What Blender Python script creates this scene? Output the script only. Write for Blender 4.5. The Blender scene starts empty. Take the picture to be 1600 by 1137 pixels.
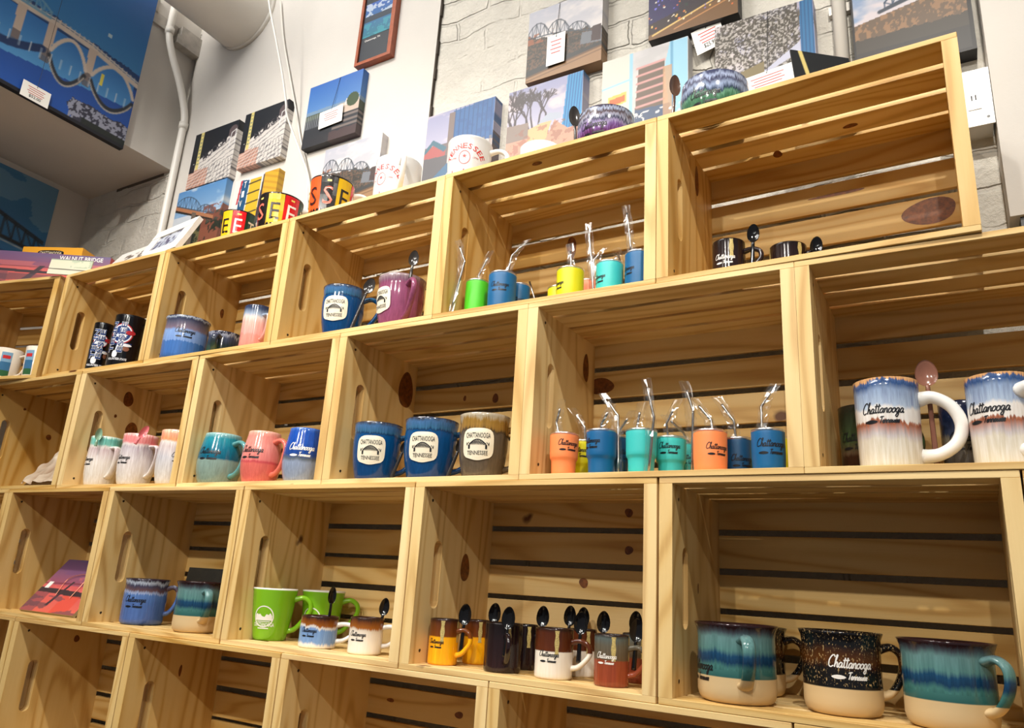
import bpy, bmesh, math, random
import numpy as np
from mathutils import Vector, Matrix

# ------------------------------------------------------------------ camera, world, lamps, exposure
scene = bpy.context.scene
COL = scene.collection
cam_data = bpy.data.cameras.new('camera')
cam_data.sensor_width = 36.0
cam_data.lens = 1176.943 / 1600 * 36
cam_data.clip_start = 0.02
cam = bpy.data.objects.new('camera', cam_data)
cam.location = (0.86617, -1.09524, 0.14362)
cam.rotation_euler = (math.radians(106.52486), math.radians(-3.45570), math.radians(30.23638))
COL.objects.link(cam)
scene.camera = cam
scene.view_settings.view_transform = 'Standard'
scene.view_settings.look = 'None'
scene.view_settings.exposure = 0.02
scene.view_settings.gamma = 1.0
scene.view_settings.use_curve_mapping = False

world = bpy.data.worlds.new('shop_ambient')
scene.world = world
world.use_nodes = True
world.node_tree.nodes['Background'].inputs[0].default_value = (0.90, 0.95, 1.0, 1)
world.node_tree.nodes['Background'].inputs[1].default_value = 0.18

def lamp(name, loc, target, energy, size, angle, color=(1.0, 0.94, 0.85)):
    d = bpy.data.lights.new(name, 'SPOT')
    d.energy = energy
    d.color = color
    d.shadow_soft_size = size
    d.spot_size = math.radians(angle)
    d.spot_blend = 0.85
    o = bpy.data.objects.new(name, d)
    o.location = loc
    o.rotation_euler = (Vector(target) - Vector(loc)).to_track_quat('-Z', 'Y').to_euler()
    COL.objects.link(o)
    return o
# track lamps hanging in front of the shelf, above head height
lamp('track_lamp', (1.02, -0.92, 1.80), (0.65, 0.2, 0.32), 68, 0.018, 94)
lamp('track_lamp', (0.12, -0.95, 1.82), (-0.1, 0.2, 0.35), 42, 0.018, 88)
lamp('track_lamp', (-0.78, -0.95, 1.82), (-0.9, 0.2, 0.5), 57, 0.018, 100)
# a second row of lamps further out in the shop
lamp('track_lamp', (1.15, -2.5, 1.78), (0.75, 0.2, 0.4), 72, 0.02, 76)
lamp('track_lamp', (0.20, -2.5, 1.78), (0.0, 0.2, 0.4), 72, 0.02, 76)
lamp('track_lamp', (-0.80, -2.5, 1.78), (-0.9, 0.2, 0.4), 66, 0.02, 76)

# broad soft fill light, added to brighten the upper left wall
ad = bpy.data.lights.new('wall_fill', 'AREA'); ad.shape = 'RECTANGLE'; ad.size = 1.4; ad.size_y = 0.5; ad.energy = 56; ad.color = (1.0, 0.98, 0.95)
ao = bpy.data.objects.new('wall_fill', ad); ao.location = (-0.9, -1.5, 2.6)
ao.rotation_euler = (Vector((-1.5, 0.3, 1.6)) - ao.location).to_track_quat('-Z', 'Y').to_euler(); COL.objects.link(ao)

# ------------------------------------------------------------------ materials
def lin(c):
    return tuple(((v / 255) / 12.92 if v / 255 <= 0.04045 else ((v / 255 + 0.055) / 1.055) ** 2.4) for v in c)
def new_mat(name):
    m = bpy.data.materials.new(name)
    m.use_nodes = True
    return m, m.node_tree.nodes, m.node_tree.links, m.node_tree.nodes['Principled BSDF']
PLAIN = {}
def plain(name, rgb, rough=0.5, metal=0.0, coat=0.0, noise=0.0, nscale=30.0, bump=0.0):
    if name in PLAIN: return PLAIN[name]
    m, N, L, P = new_mat(name)
    c = lin(rgb)
    P.inputs['Base Color'].default_value = (*c, 1)
    P.inputs['Roughness'].default_value = rough
    P.inputs['Metallic'].default_value = metal
    P.inputs['Coat Weight'].default_value = coat
    if noise or bump:
        tc = N.new('ShaderNodeTexCoord'); n = N.new('ShaderNodeTexNoise')
        n.inputs['Scale'].default_value = nscale; n.inputs['Detail'].default_value = 6
        L.new(tc.outputs['Object'], n.inputs['Vector'])
        if noise:
            r = N.new('ShaderNodeValToRGB')
            r.color_ramp.elements[0].position = 0.3; r.color_ramp.elements[1].position = 0.75
            r.color_ramp.elements[0].color = (*[v * (1 - noise) for v in c], 1)
            r.color_ramp.elements[1].color = (*[min(1, v * (1 + noise)) for v in c], 1)
            L.new(n.outputs['Fac'], r.inputs['Fac']); L.new(r.outputs['Color'], P.inputs['Base Color'])
        if bump:
            b = N.new('ShaderNodeBump'); b.inputs['Strength'].default_value = bump; b.inputs['Distance'].default_value = 0.004
            L.new(n.outputs['Fac'], b.inputs['Height']); L.new(b.outputs['Normal'], P.inputs['Normal'])
    PLAIN[name] = m
    return m

def wood_material():
    m, N, L, P = new_mat('pine_board')
    at = N.new('ShaderNodeAttribute'); at.attribute_name = 'grain'
    ti = N.new('ShaderNodeAttribute'); ti.attribute_name = 'tint'
    def mapping(scale, src):
        mp = N.new('ShaderNodeMapping'); mp.inputs['Scale'].default_value = scale
        L.new(src, mp.inputs['Vector']); return mp.outputs['Vector']
    def noise(vec, scale, detail=3, rough=0.5):
        n = N.new('ShaderNodeTexNoise'); n.inputs['Scale'].default_value = scale
        n.inputs['Detail'].default_value = detail; n.inputs['Roughness'].default_value = rough
        L.new(vec, n.inputs['Vector']); return n
    def math_(op, a, b=None, c=None):
        q = N.new('ShaderNodeMath'); q.operation = op
        for i, v in enumerate((a, b, c)):
            if v is None: continue
            if isinstance(v, (int, float)): q.inputs[i].default_value = v
            else: L.new(v, q.inputs[i])
        return q.outputs[0]
    vec = at.outputs['Vector']
    low = noise(mapping((0.9, 9, 9), vec), 1.0, 1.5)
    rings = math_('MULTIPLY', low.outputs['Fac'], 26.0)
    rings = math_('SINE', math_('MULTIPLY', rings, 3.1416))
    rings = math_('MULTIPLY_ADD', rings, 0.5, 0.5)
    rings = math_('POWER', rings, 2.2)
    fine = noise(mapping((6, 260, 260), vec), 1.0, 4, 0.7)
    blotch = noise(mapping((5, 12, 12), vec), 1.0, 3)
    ramp = N.new('ShaderNodeValToRGB')
    e = ramp.color_ramp.elements
    e[0].position = 0.0; e[0].color = (0.82, 0.575, 0.25, 1)
    e[1].position = 1.0; e[1].color = (0.52, 0.27, 0.07, 1)
    x = e.new(0.45); x.color = (0.75, 0.485, 0.18, 1)
    f = math_('MULTIPLY_ADD', fine.outputs['Fac'], 0.35, -0.12)
    g = math_('MULTIPLY_ADD', rings, 0.62, f)
    g = math_('ADD', g, math_('MULTIPLY_ADD', blotch.outputs['Fac'], 0.7, -0.3))
    L.new(g, ramp.inputs['Fac'])
    # scattered knots stretched along the grain
    vo = N.new('ShaderNodeTexVoronoi'); vo.feature = 'F1'; vo.inputs['Scale'].default_value = 1.0
    wob = noise(mapping((20, 30, 30), vec), 1.0, 2)
    add = N.new('ShaderNodeVectorMath'); add.operation = 'MULTIPLY_ADD'
    add.inputs[1].default_value = (0.35, 0.35, 0.35)
    L.new(wob.outputs['Color'], add.inputs[0]); L.new(mapping((6.5, 9, 9), vec), add.inputs[2])
    L.new(add.outputs[0], vo.inputs['Vector'])
    sep = N.new('ShaderNodeSeparateColor'); L.new(vo.outputs['Color'], sep.inputs[0])
    size = math_('MULTIPLY', math_('GREATER_THAN', sep.outputs[0], 0.80), 0.13)
    kd = math_('DIVIDE', vo.outputs['Distance'], math_('ADD', size, 0.0001))
    kr = N.new('ShaderNodeValToRGB'); kr.color_ramp.elements[0].position = 0.55; kr.color_ramp.elements[0].color = (1, 1, 1, 1)
    kr.color_ramp.elements[1].position = 1.0; kr.color_ramp.elements[1].color = (0, 0, 0, 1)
    L.new(kd, kr.inputs['Fac'])
    mix = N.new('ShaderNodeMix'); mix.data_type = 'RGBA'
    L.new(kr.outputs['Color'], mix.inputs[0]); L.new(ramp.outputs['Color'], mix.inputs[6]); mix.inputs[7].default_value = (0.16, 0.065, 0.022, 1)
    # board to board tint
    hs = N.new('ShaderNodeHueSaturation')
    L.new(mix.outputs[2], hs.inputs['Color'])
    tv = ti.outputs['Fac']
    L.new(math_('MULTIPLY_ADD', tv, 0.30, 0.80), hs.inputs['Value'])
    L.new(math_('MULTIPLY_ADD', tv, -0.25, 1.12), hs.inputs['Saturation'])
    L.new(math_('MULTIPLY_ADD', tv, 0.010, 0.4975), hs.inputs['Hue'])
    L.new(hs.outputs['Color'], P.inputs['Base Color'])
    P.inputs['Roughness'].default_value = 0.55
    b = N.new('ShaderNodeBump'); b.inputs['Strength'].default_value = 0.25; b.inputs['Distance'].default_value = 0.001
    L.new(fine.outputs['Fac'], b.inputs['Height']); L.new(b.outputs['Normal'], P.inputs['Normal'])
    return m
WOOD = wood_material()
KNOT = plain('dark_knot', (122, 68, 22), 0.5, noise=0.5, nscale=160)
NAIL = plain('nail_head', (70, 60, 50), 0.4, 0.6)

def wall_material(name, rgb, brick):
    m, N, L, P = new_mat(name)
    tc = N.new('ShaderNodeTexCoord')
    c = lin(rgb)
    P.inputs['Roughness'].default_value = 0.6 if brick else 0.75
    n = N.new('ShaderNodeTexNoise'); n.inputs['Scale'].default_value = 9 if brick else 4; n.inputs['Detail'].default_value = 8
    L.new(tc.outputs['Object'], n.inputs['Vector'])
    r = N.new('ShaderNodeValToRGB'); k = 0.88 if brick else 0.95
    r.color_ramp.elements[0].position = 0.35; r.color_ramp.elements[0].color = (*[v * k for v in c], 1)
    r.color_ramp.elements[1].position = 0.6; r.color_ramp.elements[1].color = (*c, 1)
    L.new(n.outputs['Fac'], r.inputs['Fac'])
    b = N.new('ShaderNodeBump')
    if brick:
        mp = N.new('ShaderNodeMapping'); mp.inputs['Rotation'].default_value = (math.pi / 2, 0, 0)
        wn = N.new('ShaderNodeTexNoise'); wn.inputs['Scale'].default_value = 9; wn.inputs['Detail'].default_value = 6
        L.new(tc.outputs['Object'], wn.inputs['Vector'])
        vm = N.new('ShaderNodeVectorMath'); vm.operation = 'MULTIPLY_ADD'; vm.inputs[1].default_value = (0.055, 0.055, 0.055)
        L.new(wn.outputs['Color'], vm.inputs[0]); L.new(tc.outputs['Object'], vm.inputs[2])
        L.new(vm.outputs[0], mp.inputs['Vector'])
        bt = N.new('ShaderNodeTexBrick'); bt.inputs['Scale'].default_value = 1.0
        bt.inputs['Brick Width'].default_value = 0.205; bt.inputs['Row Height'].default_value = 0.068
        bt.inputs['Mortar Size'].default_value = 0.006; bt.inputs['Mortar Smooth'].default_value = 0.6
        L.new(mp.outputs['Vector'], bt.inputs['Vector'])
        # paint bridges some joints: fade the joint depth with broad noise
        fn = N.new('ShaderNodeTexNoise'); fn.inputs['Scale'].default_value = 5; fn.inputs['Detail'].default_value = 3
        L.new(tc.outputs['Object'], fn.inputs['Vector'])
        fr = N.new('ShaderNodeValToRGB'); fr.color_ramp.elements[0].position = 0.46; fr.color_ramp.elements[1].position = 0.66
        L.new(fn.outputs['Fac'], fr.inputs['Fac'])
        mu = N.new('ShaderNodeMath'); mu.operation = 'MULTIPLY'
        L.new(bt.outputs['Fac'], mu.inputs[0]); L.new(fr.outputs['Color'], mu.inputs[1])
        # worn cracks
        vo = N.new('ShaderNodeTexNoise'); vo.inputs['Scale'].default_value = 28; vo.inputs['Detail'].default_value = 10; vo.inputs['Roughness'].default_value = 0.65
        L.new(tc.outputs['Object'], vo.inputs['Vector'])
        su = N.new('ShaderNodeMath'); su.operation = 'MULTIPLY_ADD'; su.inputs[1].default_value = -0.9
        L.new(mu.outputs[0], su.inputs[0]); L.new(vo.outputs['Fac'], su.inputs[2])
        L.new(su.outputs[0], b.inputs['Height'])
        b.inputs['Strength'].default_value = 1.0; b.inputs['Distance'].default_value = 0.012
        L.new(r.outputs['Color'], P.inputs['Base Color'])
    else:
        n2 = N.new('ShaderNodeTexNoise'); n2.inputs['Scale'].default_value = 120; n2.inputs['Detail'].default_value = 3
        L.new(tc.outputs['Object'], n2.inputs['Vector'])
        L.new(n2.outputs['Fac'], b.inputs['Height'])
        b.inputs['Strength'].default_value = 0.12; b.inputs['Distance'].default_value = 0.002
        L.new(r.outputs['Color'], P.inputs['Base Color'])
    L.new(b.outputs['Normal'], P.inputs['Normal'])
    return m
BRICK = wall_material('painted_brick', (214, 209, 198), True)
DRYWALL = wall_material('painted_drywall', (206, 201, 194), False)
WHITE_PAINT = plain('white_paint', (235, 231, 224), 0.5, noise=0.05, nscale=15, bump=0.1)

# glazes: colour by height on the piece, the bands running into each other in vertical streaks
GLAZES = {
 'teal': ([(0, (208, 182, 138)), (.325, (206, 178, 132)), (.335, (44, 92, 90)), (.46, (66, 116, 112)), (.53, (22, 56, 88)), (.61, (26, 68, 102)), (.68, (84, 128, 126)), (.84, (100, 138, 138)), (.91, (70, 78, 86)), (.97, (44, 24, 26)), (1, (40, 22, 24))], .05, 0.0, .33),
 'blackgold': ([(0, (210, 182, 136)), (.325, (208, 178, 130)), (.335, (18, 18, 20)), (.55, (26, 22, 20)), (.66, (84, 46, 14)), (.74, (70, 38, 14)), (.85, (20, 20, 22)), (1, (16, 14, 16))], .05, .8, .33),
 'mini_yellow': ([(0, (250, 178, 26)), (.60, (250, 176, 20)), (.63, (120, 62, 20)), (.9, (96, 50, 22)), (1, (36, 20, 16))], .01, 0, -1),
 'mini_dark': ([(0, (44, 26, 26)), (.6, (36, 22, 24)), (.8, (28, 18, 20)), (1, (22, 14, 14))], .02, .0, -1),
 'mini_white': ([(0, (236, 228, 214)), (.54, (238, 230, 216)), (.56, (92, 44, 22)), (.92, (78, 36, 18)), (1, (32, 18, 14))], .01, 0, -1),
 'mini_red': ([(0, (142, 66, 40)), (.5, (146, 68, 42)), (.53, (96, 80, 60)), (.8, (98, 92, 78)), (.93, (90, 100, 98)), (1, (36, 20, 18))], .02, 0, -1),
 'mini_gold': ([(0, (40, 26, 26)), (.6, (40, 26, 26)), (1, (24, 16, 16))], .02, 0, -1),
 'green': ([(0, (120, 178, 30)), (.97, (122, 180, 32)), (.985, (240, 240, 232)), (1, (244, 244, 238))], 0, 0, -1),
 'whiteblue': ([(0, (236, 230, 220)), (.1, (236, 230, 222)), (.2, (122, 156, 204)), (.6, (116, 152, 204)), (.68, (224, 220, 214)), (.74, (150, 86, 24)), (.9, (110, 58, 22)), (.97, (56, 34, 26)), (1, (50, 30, 24))], .10, 0, -1),
 'whitebrown': ([(0, (240, 232, 218)), (.35, (238, 230, 216)), (.6, (228, 218, 204)), (.68, (216, 204, 188)), (.74, (156, 92, 32)), (.9, (112, 62, 26)), (.97, (60, 38, 28)), (1, (54, 34, 26))], .08, 0, -1),
 'blue': ([(0, (70, 96, 156)), (.5, (74, 104, 164)), (.66, (82, 116, 176)), (.70, (148, 164, 200)), (.76, (96, 70, 72)), (.86, (60, 60, 84)), (.93, (176, 186, 204)), (.98, (44, 34, 44)), (1, (44, 34, 44))], .07, 0, -1),
 'blue2': ([(0, (62, 104, 170)), (.40, (66, 110, 176)), (.42, (120, 152, 206)), (.66, (126, 158, 210)), (.72, (120, 104, 120)), (.86, (84, 84, 104)), (.93, (52, 60, 88)), (.98, (160, 170, 186)), (1, (60, 60, 76))], .05, 0, -1),
 'darkgreen': ([(0, (40, 62, 46)), (.35, (58, 82, 56)), (.6, (36, 46, 50)), (.85, (60, 66, 88)), (.95, (150, 156, 172)), (1, (40, 40, 56))], .12, 0, -1),
 'pink': ([(0, (216, 138, 124)), (.3, (220, 146, 132)), (.33, (226, 160, 150)), (.6, (228, 176, 164)), (.72, (222, 206, 198)), (.8, (150, 166, 188)), (.92, (60, 74, 104)), (1, (38, 46, 72))], .07, 0, -1),
 'latte_mint': ([(0, (228, 222, 212)), (.5, (226, 218, 210)), (.74, (208, 190, 192)), (.80, (228, 222, 216)), (.84, (126, 196, 182)), (.95, (110, 188, 176)), (1, (208, 226, 214))], .05, 0, -1),
 'latte_pink': ([(0, (228, 222, 212)), (.5, (216, 208, 208)), (.74, (190, 180, 188)), (.80, (226, 214, 212)), (.84, (232, 140, 142)), (.95, (232, 150, 148)), (1, (244, 196, 188))], .05, 0, -1),
 'latte_orange': ([(0, (228, 222, 212)), (.5, (200, 198, 204)), (.70, (206, 190, 190)), (.78, (232, 226, 222)), (.82, (240, 164, 112)), (.92, (240, 176, 142)), (1, (246, 200, 176))], .05, 0, -1),
 'barrel_teal': ([(0, (128, 150, 140)), (.46, (130, 154, 146)), (.50, (16, 92, 118)), (.7, (22, 112, 138)), (.9, (40, 136, 152)), (1, (150, 190, 188))], .02, 0, -1),
 'barrel_pink': ([(0, (214, 106, 96)), (.36, (214, 106, 96)), (.40, (196, 74, 84)), (.44, (222, 126, 120)), (.7, (226, 142, 132)), (.9, (226, 140, 128)), (1, (236, 180, 160))], .02, 0, -1),
 'barrel_blue': ([(0, (146, 160, 184)), (.36, (142, 156, 182)), (.42, (92, 102, 112)), (.5, (32, 68, 140)), (.7, (28, 74, 164)), (.92, (30, 80, 176)), (1, (70, 110, 186))], .04, 0, -1),
 'badge_blue': ([(0, (12, 58, 112)), (.3, (12, 66, 120)), (.78, (12, 74, 128)), (.80, (20, 50, 84)), (.84, (52, 100, 136)), (.94, (70, 110, 158)), (.98, (60, 70, 90)), (1, (44, 44, 56))], .05, 0, -1),
 'badge_grey': ([(0, (96, 84, 68)), (.3, (92, 80, 66)), (.70, (88, 78, 68)), (.73, (60, 52, 44)), (.78, (140, 106, 50)), (.90, (152, 116, 52)), (.96, (176, 164, 140)), (1, (166, 154, 136))], .08, 0, -1),
 'badge_mauve': ([(0, (136, 72, 104)), (.7, (140, 76, 108)), (.84, (132, 70, 100)), (.9, (126, 92, 112)), (.97, (150, 130, 136)), (1, (140, 120, 126))], .05, 0, -1),
 'bigmug': ([(0, (226, 220, 204)), (.3, (216, 210, 198)), (.36, (196, 188, 190)), (.44, (176, 138, 128)), (.49, (152, 88, 62)), (.515, (168, 112, 90)), (.53, (228, 222, 216)), (.66, (232, 228, 224)), (.70, (166, 182, 206)), (.86, (140, 160, 192)), (.93, (48, 78, 128)), (.97, (70, 92, 134)), (.985, (196, 146, 96)), (1, (196, 150, 104))], .06, 0, -1),
 'bigdark': ([(0, (40, 22, 16)), (.28, (56, 30, 20)), (.33, (96, 78, 60)), (.5, (60, 84, 52)), (.75, (44, 58, 40)), (1, (26, 24, 20))], .04, 0, -1),
 'bignavy': ([(0, (92, 88, 84)), (.35, (110, 104, 96)), (.5, (140, 132, 112)), (.56, (60, 70, 96)), (.8, (30, 40, 70)), (1, (26, 30, 50))], .06, 0, -1),
 'bowlpurple': ([(0, (86, 44, 88)), (.35, (92, 50, 98)), (.48, (120, 92, 150)), (.58, (150, 140, 176)), (.66, (50, 54, 76)), (.75, (150, 152, 172)), (.85, (66, 46, 44)), (.95, (150, 160, 184)), (1, (60, 56, 72))], .16, 0, -1),
 'bowlgreen': ([(0, (58, 100, 76)), (.42, (72, 118, 92)), (.52, (98, 142, 120)), (.58, (40, 50, 76)), (.7, (140, 156, 186)), (.82, (60, 60, 84)), (.92, (150, 162, 190)), (1, (60, 64, 90))], .14, 0, -1),
 'white': ([(0, (206, 206, 206)), (1, (208, 208, 208))], 0, 0, -1),
 'guitar': ([(0, (14, 14, 18)), (1, (14, 14, 18))], 0, 0, -1),
 'panels': ([(0, (30, 24, 22)), (1, (30, 24, 22))], 0, 0, -1),
 'tum_orange': ([(0, (255, 142, 82)), (1, (255, 146, 86))], 0, 0, 2),
 'tum_yellow': ([(0, (214, 206, 10)), (1, (218, 210, 14))], 0, 0, 2),
 'tum_blue': ([(0, (10, 92, 144)), (1, (12, 96, 150))], 0, 0, 2),
 'tum_navy': ([(0, (12, 62, 100)), (1, (12, 66, 104))], 0, 0, 2),
 'tum_aqua': ([(0, (60, 190, 186)), (1, (62, 196, 192))], 0, 0, 2),
 'tum_green': ([(0, (76, 196, 34)), (1, (80, 200, 38))], 0, 0, 2),
 'tum_coral': ([(0, (250, 134, 96)), (1, (250, 138, 100))], 0, 0, 2),
}
GMAT = {}
def glaze(kind, h):
    key = (kind, round(h, 3))
    if key in GMAT: return GMAT[key]
    stops, streak, speck, matte = GLAZES[kind]
    m, N, L, P = new_mat('glaze_' + kind)
    tc = N.new('ShaderNodeTexCoord'); sx = N.new('ShaderNodeSeparateXYZ'); L.new(tc.outputs['Object'], sx.inputs[0])
    t = N.new('ShaderNodeMath'); t.operation = 'DIVIDE'; L.new(sx.outputs['Z'], t.inputs[0]); t.inputs[1].default_value = h
    out = t.outputs[0]
    if streak:
        mp = N.new('ShaderNodeMapping'); mp.inputs['Scale'].default_value = (300, 300, 18)
        n = N.new('ShaderNodeTexNoise'); n.inputs['Scale'].default_value = 1; n.inputs['Detail'].default_value = 4; n.inputs['Roughness'].default_value = 0.6
        L.new(tc.outputs['Object'], mp.inputs['Vector']); L.new(mp.outputs['Vector'], n.inputs['Vector'])
        mp2 = N.new('ShaderNodeMapping'); mp2.inputs['Scale'].default_value = (45, 45, 8)
        n2 = N.new('ShaderNodeTexNoise'); n2.inputs['Scale'].default_value = 1; n2.inputs['Detail'].default_value = 2
        L.new(tc.outputs['Object'], mp2.inputs['Vector']); L.new(mp2.outputs['Vector'], n2.inputs['Vector'])
        s = N.new('ShaderNodeMath'); s.operation = 'ADD'; L.new(n.outputs['Fac'], s.inputs[0]); L.new(n2.outputs['Fac'], s.inputs[1])
        a = N.new('ShaderNodeMath'); a.operation = 'MULTIPLY_ADD'; a.inputs[1].default_value = streak * 2.4; a.inputs[2].default_value = -streak * 2.4
        L.new(s.outputs[0], a.inputs[0])
        if matte > 0:   # the dipped foot keeps its crisp line
            g = N.new('ShaderNodeMath'); g.operation = 'GREATER_THAN'; g.inputs[1].default_value = 0.42; L.new(out, g.inputs[0])
            q = N.new('ShaderNodeMath'); q.operation = 'MULTIPLY'; L.new(a.outputs[0], q.inputs[0]); L.new(g.outputs[0], q.inputs[1]); src = q.outputs[0]
        else: src = a.outputs[0]
        b = N.new('ShaderNodeMath'); b.operation = 'ADD'; L.new(out, b.inputs[0]); L.new(src, b.inputs[1]); out = b.outputs[0]
    r = N.new('ShaderNodeValToRGB'); el = r.color_ramp.elements
    while len(el) < len(stops): el.new(0.5)
    for e, (p, c) in zip(el, stops): e.position = p
    for i, (p, c) in enumerate(stops): el[i].position = p; el[i].color = (*lin(c), 1)
    L.new(out, r.inputs['Fac']); col = r.outputs['Color']
    if streak:
        mx = N.new('ShaderNodeMix'); mx.data_type = 'RGBA'; mx.blend_type = 'OVERLAY'; mx.inputs[0].default_value = 0.62 if kind[:4] in ('bigm', 'latt', 'bowl') else 0.30
        L.new(col, mx.inputs[6]); rr = N.new('ShaderNodeValToRGB'); rr.color_ramp.elements[0].position = 0.35; rr.color_ramp.elements[1].position = 0.68
        rr.color_ramp.elements[0].color = (0.25, 0.25, 0.25, 1); rr.color_ramp.elements[1].color = (0.75, 0.75, 0.75, 1)
        L.new(n.outputs['Fac'], rr.inputs['Fac']); L.new(rr.outputs['Color'], mx.inputs[7]); col2 = mx.outputs[2]
        if matte > 0:
            m3 = N.new('ShaderNodeMix'); m3.data_type = 'RGBA'; L.new(g.outputs[0], m3.inputs[0]); L.new(col, m3.inputs[6]); L.new(col2, m3.inputs[7]); col2 = m3.outputs[2]
        col = col2
    if speck:
        v = N.new('ShaderNodeTexNoise'); v.inputs['Scale'].default_value = 1; v.inputs['Detail'].default_value = 3
        mp3 = N.new('ShaderNodeMapping'); mp3.inputs['Scale'].default_value = (520, 520, 260); L.new(tc.outputs['Object'], mp3.inputs['Vector']); L.new(mp3.outputs['Vector'], v.inputs['Vector'])
        rs = N.new('ShaderNodeValToRGB'); rs.color_ramp.elements[0].position = 0.60; rs.color_ramp.elements[1].position = 0.68
        L.new(v.outputs['Fac'], rs.inputs['Fac'])
        mk = N.new('ShaderNodeMath'); mk.operation = 'MULTIPLY'; L.new(rs.outputs['Color'], mk.inputs[0])
        gt = N.new('ShaderNodeMath'); gt.operation = 'GREATER_THAN'; gt.inputs[1].default_value = 0.36; L.new(t.outputs[0], gt.inputs[0]); L.new(gt.outputs[0], mk.inputs[1])
        m2 = N.new('ShaderNodeMix'); m2.data_type = 'RGBA'; L.new(mk.outputs[0], m2.inputs[0]); L.new(col, m2.inputs[6]); m2.inputs[7].default_value = (*lin((190, 160, 110)), 1); col = m2.outputs[2]
    L.new(col, P.inputs['Base Color'])
    if matte == 2: P.inputs['Roughness'].default_value = 0.42
    elif matte > 0:
        lt = N.new('ShaderNodeMath'); lt.operation = 'LESS_THAN'; lt.inputs[1].default_value = matte; L.new(t.outputs[0], lt.inputs[0])
        ro = N.new('ShaderNodeMath'); ro.operation = 'MULTIPLY_ADD'; ro.inputs[1].default_value = 0.5; ro.inputs[2].default_value = 0.12
        L.new(lt.outputs[0], ro.inputs[0]); L.new(ro.outputs[0], P.inputs['Roughness'])
    else: P.inputs['Roughness'].default_value = 0.13
    GMAT[key] = m
    return m

# ------------------------------------------------------------------ object helpers
def link_mesh(name, verts, faces, mats, parent=None, smooth=False, midx=None, loc=None, rot=None):
    me = bpy.data.meshes.new(name)
    me.from_pydata([tuple(v) for v in verts], [], faces)
    for m in (mats if isinstance(mats, (list, tuple)) else [mats]): me.materials.append(m)
    if midx is not None: me.polygons.foreach_set('material_index', midx)
    if smooth: me.polygons.foreach_set('use_smooth', [True] * len(me.polygons))
    me.update()
    o = bpy.data.objects.new(name, me)
    COL.objects.link(o)
    if parent is not None: o.parent = parent
    if loc is not None: o.location = loc
    if rot is not None: o.rotation_euler = rot
    return o
def thing(name, label, cat, loc=(0, 0, 0), rot=(0, 0, 0), group=''):
    o = bpy.data.objects.new(name, None)
    o.empty_display_size = 0.02
    COL.objects.link(o)
    o.location = loc; o.rotation_euler = rot
    return tag(o, label, cat, group)
def tag(o, label, cat, group=''):
    o['label'] = label; o['category'] = cat
    if group: o['group'] = group
    return o
def struct(o):
    o['kind'] = 'structure'
    return o
class MB:
    """collects plain shapes into one mesh"""
    def __init__(s): s.v = []; s.f = []; s.m = []
    def add(s, v, f, mi=0):
        k = len(s.v); s.v += [tuple(p) for p in v]; s.f += [tuple(k + i for i in q) for q in f]; s.m += [mi] * len(f)
    def box(s, a, b, mi=0, M=None):
        (x0, y0, z0), (x1, y1, z1) = a, b
        v = [Vector(p) for p in ((x0, y0, z0), (x1, y0, z0), (x1, y1, z0), (x0, y1, z0), (x0, y0, z1), (x1, y0, z1), (x1, y1, z1), (x0, y1, z1))]
        if M is not None: v = [M @ p for p in v]
        s.add(v, [(0, 3, 2, 1), (4, 5, 6, 7), (0, 1, 5, 4), (1, 2, 6, 5), (2, 3, 7, 6), (3, 0, 4, 7)], mi)
    def tube(s, pts, ra, rb=None, up=(0, 0, 1), n=10, mi=0, cap=True, closed=False):
        """sweep an ellipse (ra across, rb along 'up' frame) along pts; ra/rb may be lists"""
        pts = [Vector(p) for p in pts]; K = len(pts)
        ra = [ra] * K if isinstance(ra, (int, float)) else ra
        rb = ra if rb is None else ([rb] * K if isinstance(rb, (int, float)) else rb)
        up = Vector(up); v = []; f = []
        for i, p in enumerate(pts):
            d = (pts[min(i + 1, K - 1)] - pts[max(i - 1, 0)]).normalized()
            a = d.cross(up)
            if a.length < 1e-4: a = d.cross(Vector((1, 0, 0)))
            a.normalize(); b = a.cross(d).normalized()
            for j in range(n):
                t = 2 * math.pi * j / n
                v.append(p + a * math.cos(t) * ra[i] + b * math.sin(t) * rb[i])
        for i in range(K - 1):
            for j in range(n):
                f.append((i * n + j, i * n + (j + 1) % n, (i + 1) * n + (j + 1) % n, (i + 1) * n + j))
        if cap: f.append(tuple(range(n - 1, -1, -1))); f.append(tuple((K - 1) * n + j for j in range(n)))
        s.add(v, f, mi)
    def build(s, name, mats, parent=None, smooth=False, **k):
        return link_mesh(name, s.v, s.f, mats, parent, smooth, s.m, **k)
def spline(pts, n=6):
    """Catmull-Rom through 2-D/3-D points"""
    P = [np.array(p, float) for p in pts]; P = [2 * P[0] - P[1]] + P + [2 * P[-1] - P[-2]]; o = []
    for i in range(1, len(P) - 2):
        for k in range(n):
            t = k / n; a, b, c, d = P[i - 1:i + 3]
            o.append(0.5 * (2 * b + (c - a) * t + (2 * a - 5 * b + 4 * c - d) * t * t + (3 * b - 3 * c + d - a) * t ** 3))
    o.append(P[-2]); return o
def catmull1(xs, ys, x):
    return float(np.interp(x, xs, ys))

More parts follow.
